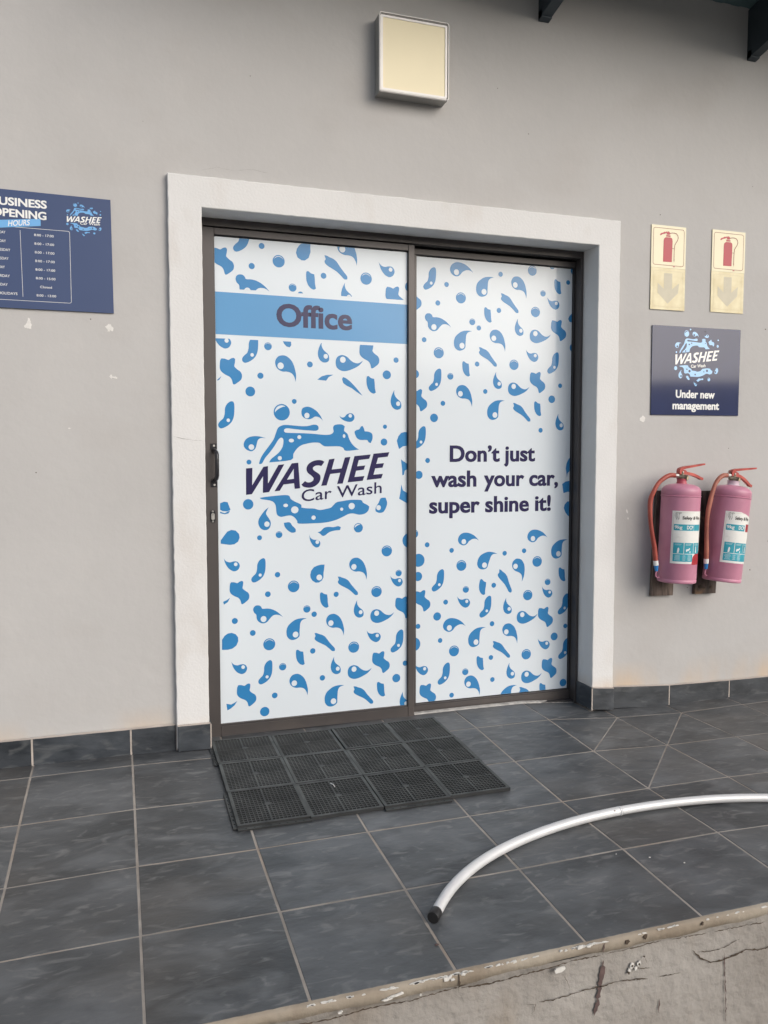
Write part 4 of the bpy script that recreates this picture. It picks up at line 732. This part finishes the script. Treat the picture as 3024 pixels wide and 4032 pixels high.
# ------------------------------------------------------------------ backing boards and fire extinguishers
def board(name, label, quad, m):
    t = thing('backing_board', label, 'board', (quad[0][0],0,quad[0][1]), 'wooden boards behind the fire extinguishers'); b = MB()
    n = 14; L_, R_ = [], []
    for i in range(n+1):
        k = i/n; L_.append((quad[0][0]+(quad[3][0]-quad[0][0])*k+rnd.uniform(-.0008,.0008), quad[0][1]+(quad[3][1]-quad[0][1])*k)); R_.append((quad[1][0]+(quad[2][0]-quad[1][0])*k+rnd.uniform(-.0008,.0008), quad[1][1]+(quad[2][1]-quad[1][1])*k))
    vs = [(p[0],-.020,p[1]) for q in zip(L_, R_) for p in q]+[(p[0],-.001,p[1]) for q in zip(L_, R_) for p in q]; o_ = 2*(n+1)
    fs = [(2*i,2*i+1,2*i+3,2*i+2) for i in range(n)]+[(2*i,2*i+2,2*i+2+o_,2*i+o_) for i in range(n)]+[(2*i+1,2*i+1+o_,2*i+3+o_,2*i+3) for i in range(n)]+[(0,o_,o_+1,1),(2*n,2*n+1,2*n+1+o_,2*n+o_)]
    b.add(vs, fs, m); off(b, t); b.build('plank', t); return t
board('a', 'weathered brown board behind the left fire extinguisher', [(2.9614,.5040),(3.0805,.5010),(3.0990,.9990),(2.9805,1.0010)], 'wood')
b2 = board('b', 'dark stained board between and behind both extinguishers', [(3.2066,.5000),(3.3290,.4985),(3.3450,.9960),(3.2240,.9970)], 'wooddark')
for x, z, r in ((3.235,.535,.010),(3.26,.528,.004),(3.30,.53,.008)):
    m = MB(); ydisc(m, x, -.0201, z, r, .002, 'crackdark', 10); off(m, b2); m.build('bolt_hole', b2)
def extinguisher(base, tilt, label, hose, lab0, lab1, neck, hosemat, torn, lower):
    bx_, bz = base; t = thing('fire_extinguisher', label, 'fire extinguisher', (bx_,-.120,bz), 'faded fire extinguishers on the wall'); t.rotation_euler = (0, tilt, 0)
    R = .086; s = MB()
    prof = [(R-.004,0),(R-.001,.002),(R,.006),(R,.014),(R-.001,.016),(R-.001,.018),(R,.020),(R,.392),(R+.0024,.394),(R+.0026,.397),(R-.001,.399),(R,.401),(R,.418)]
    prof += [(R*math.cos(q)**.62 if math.cos(q) > .02 else .022, .418+.034*math.sin(q)) for q in [math.radians(a) for a in range(8, 82, 7)]]+[(.026,.4525),(.0001,.453)]
    s.lathe(prof, 'pink', 56); o_ = s.build('cylinder', t); smooth_sharp(o_, 45)
    s = MB(); s.lathe([(.026,.449),(.0235,.454),(.0215,.460),(.0215,.470),(.023,.475)] if neck == 'pinkneck' else [(.030,.450),(.029,.454),(.0255,.457),(.0250,.468),(.0275,.473)], neck, 24); o_ = s.build('neck', t); smooth_sharp(o_)
    s = MB(); s.lathe([(.016,.472),(.017,.476),(.014,.482),(.012,.490),(.010,.500),(.010,.512)], 'brass', 16); s.tube([(-.024,.002,.483),(-.012,0,.4835),(.004,-.006,.481),(.014,-.018,.479)], [.009,.0115,.0125,.0125], 'brass', 14)
    s.tube([(-.004,-.002,.484),(-.004,-.002,.508)], .009, 'brass', 10); o_ = s.build('valve', t); smooth_sharp(o_)
    s = MB(); s.tube([(.0140,-.0180,.479),(.0152,-.0205,.4788)], .0115, 'brass', 18); s.tube([(.0152,-.0205,.4788),(.0156,-.0212,.4787)], .0092, 'dial', 18); s.build('pressure_gauge', t)
    def strip(P, w0, w1, th0, th1, nm):
        s = MB(); n = len(P); vs = []
        for i, (x, z) in enumerate(P):
            k = i/(n-1); w = (w0+(w1-w0)*k)/2; th = (th0+(th1-th0)*k)/2
            vs += [(x, -w, z-th), (x, w, z-th), (x, w, z+th), (x, -w, z+th)]
        s.add(vs, [(4*i+k, 4*i+(k+1)%4, 4*i+4+(k+1)%4, 4*i+4+k) for i in range(n-1) for k in range(4)]+[(3,2,1,0),(4*n-4,4*n-3,4*n-2,4*n-1)], 'lever'); s.build(nm, t)
    strip([(-.022,.506),(-.018,.514),(-.004,.522),(.012,.5265),(.050,.5330),(.090,.540),(.119,.5455)], .024, .018, .016, .007, 'lever')
    strip([(-.020,.502),(-.005,.507),(.008,.508),(.018,.505)], .019, .019, .020, .012, 'lever_bracket')
    strip(lower, .020, .018, .014, .011, 'carry_handle')
    s = MB(); s.tube([(-.002,-.0125,.506),(-.002,.0125,.506)], .0035, 'steel', 8); s.build('pin', t)
    # hose, given in world x,z at y=-.13 -> local
    ca, sa = math.cos(tilt), math.sin(tilt)
    def loc_(x, z, y): dx, dz = x-bx_, z-bz; return (dx*ca-dz*sa, y+.120, dx*sa+dz*ca)
    H = [loc_(x, z, y) for x, z, y in hose]
    fine = []
    for i in range(len(H)-1):
        p0 = Vector(H[max(i-1,0)]); p1 = Vector(H[i]); p2 = Vector(H[i+1]); p3 = Vector(H[min(i+2,len(H)-1)])
        for k in range(5):
            q = k/5; fine.append(.5*((2*p1)+(p2-p0)*q+(2*p0-5*p1+4*p2-p3)*q*q+(3*p1-p0-3*p2+p3)*q**3))
    fine.append(Vector(H[-1])); n = len(fine)
    s = MB(); s.tube(fine, [.0102+.0007*math.sin(i*.3) for i in range(n)], hosemat, 14); o_ = s.build('hose', t); smooth_sharp(o_)
    s = MB(); d = (fine[0]-fine[1]).normalized(); s.tube([fine[0]-d*.003, fine[0]+d*.016], .0112, 'steel', 14); s.build('ferrule', t)
    e = fine[-1]; d = (fine[-1]-fine[-3]).normalized()
    s = MB(); s.tube([e-d*.002, e+d*.020], .0113, 'white', 14); s.tube([e+d*.0205, e+d*.024, e+d*.044, e+d*.047], [.0098,.0098,.0075,.0065], 'clipblue', 12); s.build('nozzle', t)
    s = MB(); q = e+d*.047; s.tube([q, q+Vector((-.004,0,-.012)), q+Vector((-.003,0,-.024)), q+Vector((.006,0,-.030)), q+Vector((.030,.02,-.031))], .0030, 'pink', 8); s.build('hose_clip', t)
    # wrapped label: u = arc length from the label's left edge, v = height
    a0 = math.radians(lab0); r_ = R+.0006
    def cyl(u, v, d=0): q = a0+u/R; return ((r_+d)*math.sin(q), -(r_+d)*math.cos(q), v)
    W_ = math.radians(lab1-lab0)*R; V0, V1 = .092, .330
    def patch(mb, u0, u1, v0, v1, m, d, f0=None, f1=None):
        n = max(1, int((u1-u0)/.004)); vs = []
        for i in range(n+1):
            u = u0+(u1-u0)*i/n; vs += [cyl(u, f0(u) if f0 else v0, d), cyl(u, f1(u) if f1 else v1, d)]
        mb.add(vs, [(2*i,2*i+2,2*i+3,2*i+1) for i in range(n)], m)
    s = MB()
    if torn == 'low':
        patch(s, .100, W_+.004, .088, .150, 'rededge', -.0002)
        lo_ = lambda u: V0 if u < .094 else (V0+.002 if u < .098 else (.123+.006*math.sin(u*900) if u < .108 else min(.15, .128+(u-.108)*1.1))); patch(s, 0, W_, V0, V1, 'paper', 0, f0=lo_)
    else:
        patch(s, .105, W_+.006, .238, .312, 'rededge', -.0002)
        hi_ = lambda u: V1-.001-(0 if u < .07 else (u-.07)*.28)
        patch(s, 0, .108, V0, V1, 'paper', 0, f1=hi_)
        patch(s, .108, W_, .276, V1, 'paper', 0, f1=hi_); patch(s, .108, W_-.01, V0, .240, 'paper', 0)
    o_ = s.build('label', t); lb_ = o_
    s = MB(); D = .0004; umax = .100
    patch(s, .010, .100, .242, .270, 'teal', D)
    if torn == 'low': patch(s, .1015, .150, .242, .270, 'teal', D)
    for a, b in ((.011,.056),(.0585,.103),(.1055,.150)): patch(s, a, b, .138, .187, 'teal', D)
    patch(s, .011, .100 if torn == 'low' else .15, .102, .1355, 'teal', D)
    for P in ([(.006,V0+.006),(.006,V1-.010),(.009,V1-.007),(.10,V1-.007)],):
        for i in range(len(P)-1):
            a, b = P[i], P[i+1]
            if abs(a[0]-b[0]) < .001: patch(s, a[0]-.0005, a[0]+.0005, a[1], b[1], 'arrow', D)
            elif abs(a[1]-b[1]) < .001: patch(s, a[0], b[0], a[1]-.0005, a[1]+.0005, 'arrow', D)
    s.build('label_colour_fields', lb_)
    s = MB(); T_ = lambda x, z, d=0: cyl(x, z, D+.0004+d)
    text(s, '9kg', (.013,.2500), (.046,.2500), .0140, T_, 'white', .030); text(s, 'DCP', (.066,.2490), (.0965,.2490), .0155, T_, 'white', .028)
    text(s, 'Safety & Fire', (.044,.2930), (.140 if torn == 'low' else .125,.2930), .0135, T_, 'ink', .026, .06)
    for k in range(5): # instruction lines
        for a, b in ((.016,.045),(.052,.066),(.074,.094)):
            w = (b-a)*rnd.uniform(.7,1); patch(s, a+(b-a-w)/2, a+(b-a+w)/2, .129-k*.0052, .1302-k*.0052, 'white', D+.0003)
    for a in (.018,.064,.110): 
        for k in range(2): patch(s, a, a+.028-k*.004, .1805-k*.004, .1814-k*.004, 'white', D+.0003)
    # little pictures: a cylinder, a bent hose, a figure
    for P in ([(.028,.141),(.036,.142),(.038,.158),(.036,.164),(.033,.165),(.030,.160)], [(.066,.150),(.070,.146),(.074,.152),(.080,.152),(.086,.160),(.084,.165),(.078,.160),(.072,.159),(.068,.158)], [(.084,.141),(.088,.141),(.088,.150),(.084,.150)], [(.116,.143),(.124,.143),(.122,.170),(.118,.172)]):
        s.poly([P], lambda x, z: T_(x, z), 'white')
    for P in ([(.012,.312),(.015,.303),(.019,.296),(.021,.290),(.021,.300),(.018,.308),(.018,.316),(.022,.324),(.016,.319)], [(.020,.314),(.023,.304),(.027,.298),(.028,.291),(.032,.300),(.029,.309),(.032,.318),(.027,.322),(.024,.317)], [(.030,.321),(.034,.324),(.040,.321),(.035,.317)]):
        Q = [Vector(p) for p in crv(P, 2)]; nQ = len(Q)
        for i in range(nQ):
            a, b = Q[i], Q[(i+1)%nQ]; dd = b-a
            if dd.length < 1e-6: continue
            dd = dd.normalized(); q = Vector((-dd.y, dd.x))*.0005
            s.poly([[tuple(a-q), tuple(b-q), tuple(b+q), tuple(a+q)]], lambda x, z: T_(x, z, (i%3)*.00004), 'ink')
    s.build('label_print', lb_)
    return t
h1 = [(2.9960,1.0738,-.124),(2.9635,1.0743,-.13),(2.9279,1.0613,-.135),(2.8973,1.0371,-.135),(2.8758,1.0035,-.135),(2.8634,.9661,-.13),(2.8615,.9173,-.13),(2.866,.8606,-.13),(2.8763,.8036,-.13),(2.8888,.7464,-.13),(2.8971,.6862,-.13)]
h2 = [(3.2880,1.0722,-.124),(3.2591,1.0711,-.13),(3.2312,1.057,-.135),(3.2085,1.0302,-.138),(3.1932,.9956,-.14),(3.1805,.9494,-.14),(3.1702,.9033,-.14),(3.1661,.8531,-.14),(3.1655,.795,-.14),(3.1673,.7366,-.14),(3.1689,.6850,-.138)]
extinguisher((3.0195,.584), math.radians(2.1), 'faded pink fire extinguisher nearer the door, with bright red hose', h1, -60, 62, 'pinkneck', 'hosered', 'low', [(-.004,.500),(.006,.5015),(.030,.4995),(.060,.4945),(.085,.4860),(.100,.4790),(.112,.4770)])
e2 = extinguisher((3.2730,.576), math.radians(6.6), 'faded pink fire extinguisher farther right, tilted, with browned hose and pale neck', h2, -53, 60, 'paleneck', 'hosebrown', 'up', [(-.004,.500),(.006,.5015),(.028,.4985),(.055,.4880),(.080,.4720),(.092,.4620),(.104,.4590)])
s = MB(); P = [(-.030+.006*math.cos(a), 0, .510+.009*math.sin(a)) for a in [math.radians(q) for q in range(0, 361, 30)]]; s.tube(P, .0016, 'brass', 6, cap=False); s.build('pull_ring', e2)

# ------------------------------------------------------------------ rubber mat of twelve interlocking squares
mt_ = thing('rubber_mat', 'black rubber grid mat of twelve squares before the door', 'mat', (1.4,-.33,0))
MX = [.9180,1.1590,1.4090,1.6480,1.8790]; MYs = [.028,-.212,-.452,-.704]
seedm = random.Random(21)
for i in range(4):
    for j in range(3):
        x0, x1 = MX[i], MX[i+1]; y1, y0 = MYs[j], MYs[j+1]; jx, jy = seedm.uniform(-.003,.003), seedm.uniform(-.003,.003)
        if j == 2: jy += (.004, -.002, -.004, .002)[i]
        x0 += jx+.0008; x1 += jx-.0008; y0 += jy+.0008; y1 += jy-.0008
        cx, cy_ = (x0+x1)/2, (y0+y1)/2; b = MB(); tz = seedm.uniform(0,.0012)
        TT = lambda a, c, z: (a-cx, c-cy_, zf(a, c)+z+tz)
        bw = .011; N_ = 17; gx0, gx1, gy0, gy1 = x0+bw, x1-bw, y0+bw, y1-bw
        for q in ((x0,x1,y0,y0+bw),(x0,x1,y1-bw,y1)): b.tbox(q[0],q[1],q[2],q[3],.0012,.0132,'rubber','rubber_lit',TT)
        for q in ((x0,x0+bw,y0+bw,y1-bw),(x1-bw,x1,y0+bw,y1-bw)): b.tbox(q[0],q[1],q[2],q[3],.0012,.0130,'rubber','rubber_lit',TT)
        for k in range(1, N_):
            u = gx0+(gx1-gx0)*k/N_; h_ = .0028 if k == N_//2 else .0010; b.tbox(u-h_/1,u+h_/1,gy0,gy1,.0016,.0127 if k != N_//2 else .0130,'rubber','rubber_lit',TT)
            v = gy0+(gy1-gy0)*k/N_; h_ = .0026 if k == N_//2 else .0018; b.tbox(gx0,gx1,v-h_,v+h_,.0020,.0125 if k != N_//2 else .0129,'rubber','rubber_lit',TT)
        mx_, my_ = (gx0+gx1)/2, (gy0+gy1)/2; r_ = .0135
        b.add([TT(mx_-r_,my_,.0135), TT(mx_,my_-r_,.0135), TT(mx_+r_,my_,.0135), TT(mx_,my_+r_,.0135)], [(0,1,2,3)], 'rubber_lit')
        o_ = b.build('mat_square', mt_, loc=(cx-1.4, cy_+.33, 0))
        # connector lips with loop holes on some outer sides
        lip = MB(); hasl = False
        def edge_lip(p0, p1, out, n_):
            dx, dy = p1[0]-p0[0], p1[1]-p0[1]; L_ = math.hypot(dx, dy); dx /= L_; dy /= L_; ox, oy = out; w_ = .013
            def P_(s_, o2, z): return TT(p0[0]+dx*s_+ox*o2, p0[1]+dy*s_+oy*o2, z)
            st = L_/n_; hw = .0022
            def bar(s0, s1, a0, a1, zt):
                vs = [P_(s, a, z) for s in (s0, s1) for a in (a0, a1) for z in (.0008, zt)]
                lip.add(vs, [(0,1,3,2),(4,6,7,5),(0,4,5,1),(2,3,7,6)], 'rubber'); lip.add(vs, [(1,5,7,3)], 'rubber_lit')
            bar(0, L_, .0002, w_/2-hw, .0055); bar(0, L_, w_/2+hw, w_, .0053)
            for k in range(n_): bar(k*st+hw*1.3 if k else 0, (k+1)*st-hw*1.3, w_/2-hw, w_/2+hw, .0054)
        if i == 0 and j in (0, 2): edge_lip((x0,y0), (x0,y1), (-1,0), 9); hasl = True
        if j == 2 and i in (0, 2): edge_lip((x0,y0), (x1,y0), (0,-1), 9); hasl = True
        if i == 3 and j == 1: edge_lip((x1,y0), (x1,y1), (1,0), 9); hasl = True
        if hasl: lip.build('connector_lip', o_)
# a straw left on the mat
m = MB(); m.tube([(1.2860,-.520,-.000),(1.2840,-.506,.003),(1.2775,-.492,.0035)], .0012, 'white', 6); z_ = zf(1.28,-.5)+.0140
m.v = [(a-1.28, b+.506, c) for a, b, c in m.v]; o_ = m.build('straw_scrap'); o_.location = (1.28,-.506,z_); o_['label'] = 'tiny white scrap lying on the black mat'; o_['category'] = 'scrap'

# ------------------------------------------------------------------ curved silvery pipe on the tiles
HP = [(1.3392, -1.3343), (1.4116, -1.2511), (1.4931, -1.1815), (1.5822, -1.124), (1.6773, -1.0778), (1.777, -1.0416), (1.8802, -1.0145), (1.9857, -0.9958), (2.0927, -0.9847), (2.2002, -0.9806), (2.3077, -0.9829), (2.4146, -0.9913), (2.5205, -1.0055), (2.6251, -1.0253), (2.7283, -1.0506), (2.8301, -1.0814), (2.9307, -1.1178), (3.0304, -1.1601)]
pp = thing('curved_pipe', 'long silvery curved pipe with black end cap lying on the tiles', 'pipe', (2.0,-1.0,-.03))
fine = []
for i in range(len(HP)-1):
    P4 = [Vector(HP[k]) for k in (max(i-1,0), i, i+1, min(i+2, len(HP)-1))]
    for k in range(28):
        q = k/28; fine.append(.5*((2*P4[1])+(P4[2]-P4[0])*q+(2*P4[0]-5*P4[1]+4*P4[2]-P4[3])*q*q+(3*P4[1]-P4[0]-3*P4[2]+P4[3])*q**3))
RR = .0145
f3 = [Vector((p.x, p.y, zf(p.x, p.y)+RR+.0015)) for p in fine]
f3 = [Vector((p.x, p.y, sum(f3[min(max(i+k,0),len(f3)-1)].z for k in range(-20,21))/41)) for i, p in enumerate(f3)]
ji = min(range(len(f3)), key=lambda i: abs(f3[i].x-2.137))
m = MB(); m.tube(f3[:ji+1], [RR+(.00028 if i%2 else -.00028) for i in range(ji+1)], 'silver', 20); off(m, pp); m.build('tube_section', pp, smooth=True)
m = MB(); m.tube(f3[ji:], [RR-.0006+(.00028 if i%2 else -.00028) for i in range(len(f3)-ji)], 'silver', 20); off(m, pp); m.build('tube_section', pp, smooth=True)
m = MB(); c0 = f3[0]; d = (f3[0]-f3[3]).normalized(); m.tube([c0-d*.012, c0-d*.010, c0+d*.016, c0+d*.019, c0+d*.0195], [RR+.0002,RR+.0016,RR+.0016,RR+.0004,RR-.004], 'cap', 24); off(m, pp); o_ = m.build('end_cap', pp); smooth_sharp(o_, 50)
m = MB(); a, b = f3[ji-2], f3[ji]; m.tube([a, b], RR+.0007, 'silver', 20); off(m, pp); m.build('joint_collar', pp, smooth=True)
m = MB(); q = f3[ji-7]; n_ = Vector((-.25,-.75,.6)).normalized(); m.tube([q+n_*(RR-.001), q+n_*(RR+.001)], .0032, 'crackrust', 8); m.tube([q+n_*(RR+.001), q+n_*(RR+.0014)], .0014, 'steel', 6); off(m, pp); m.build('rivet', pp)
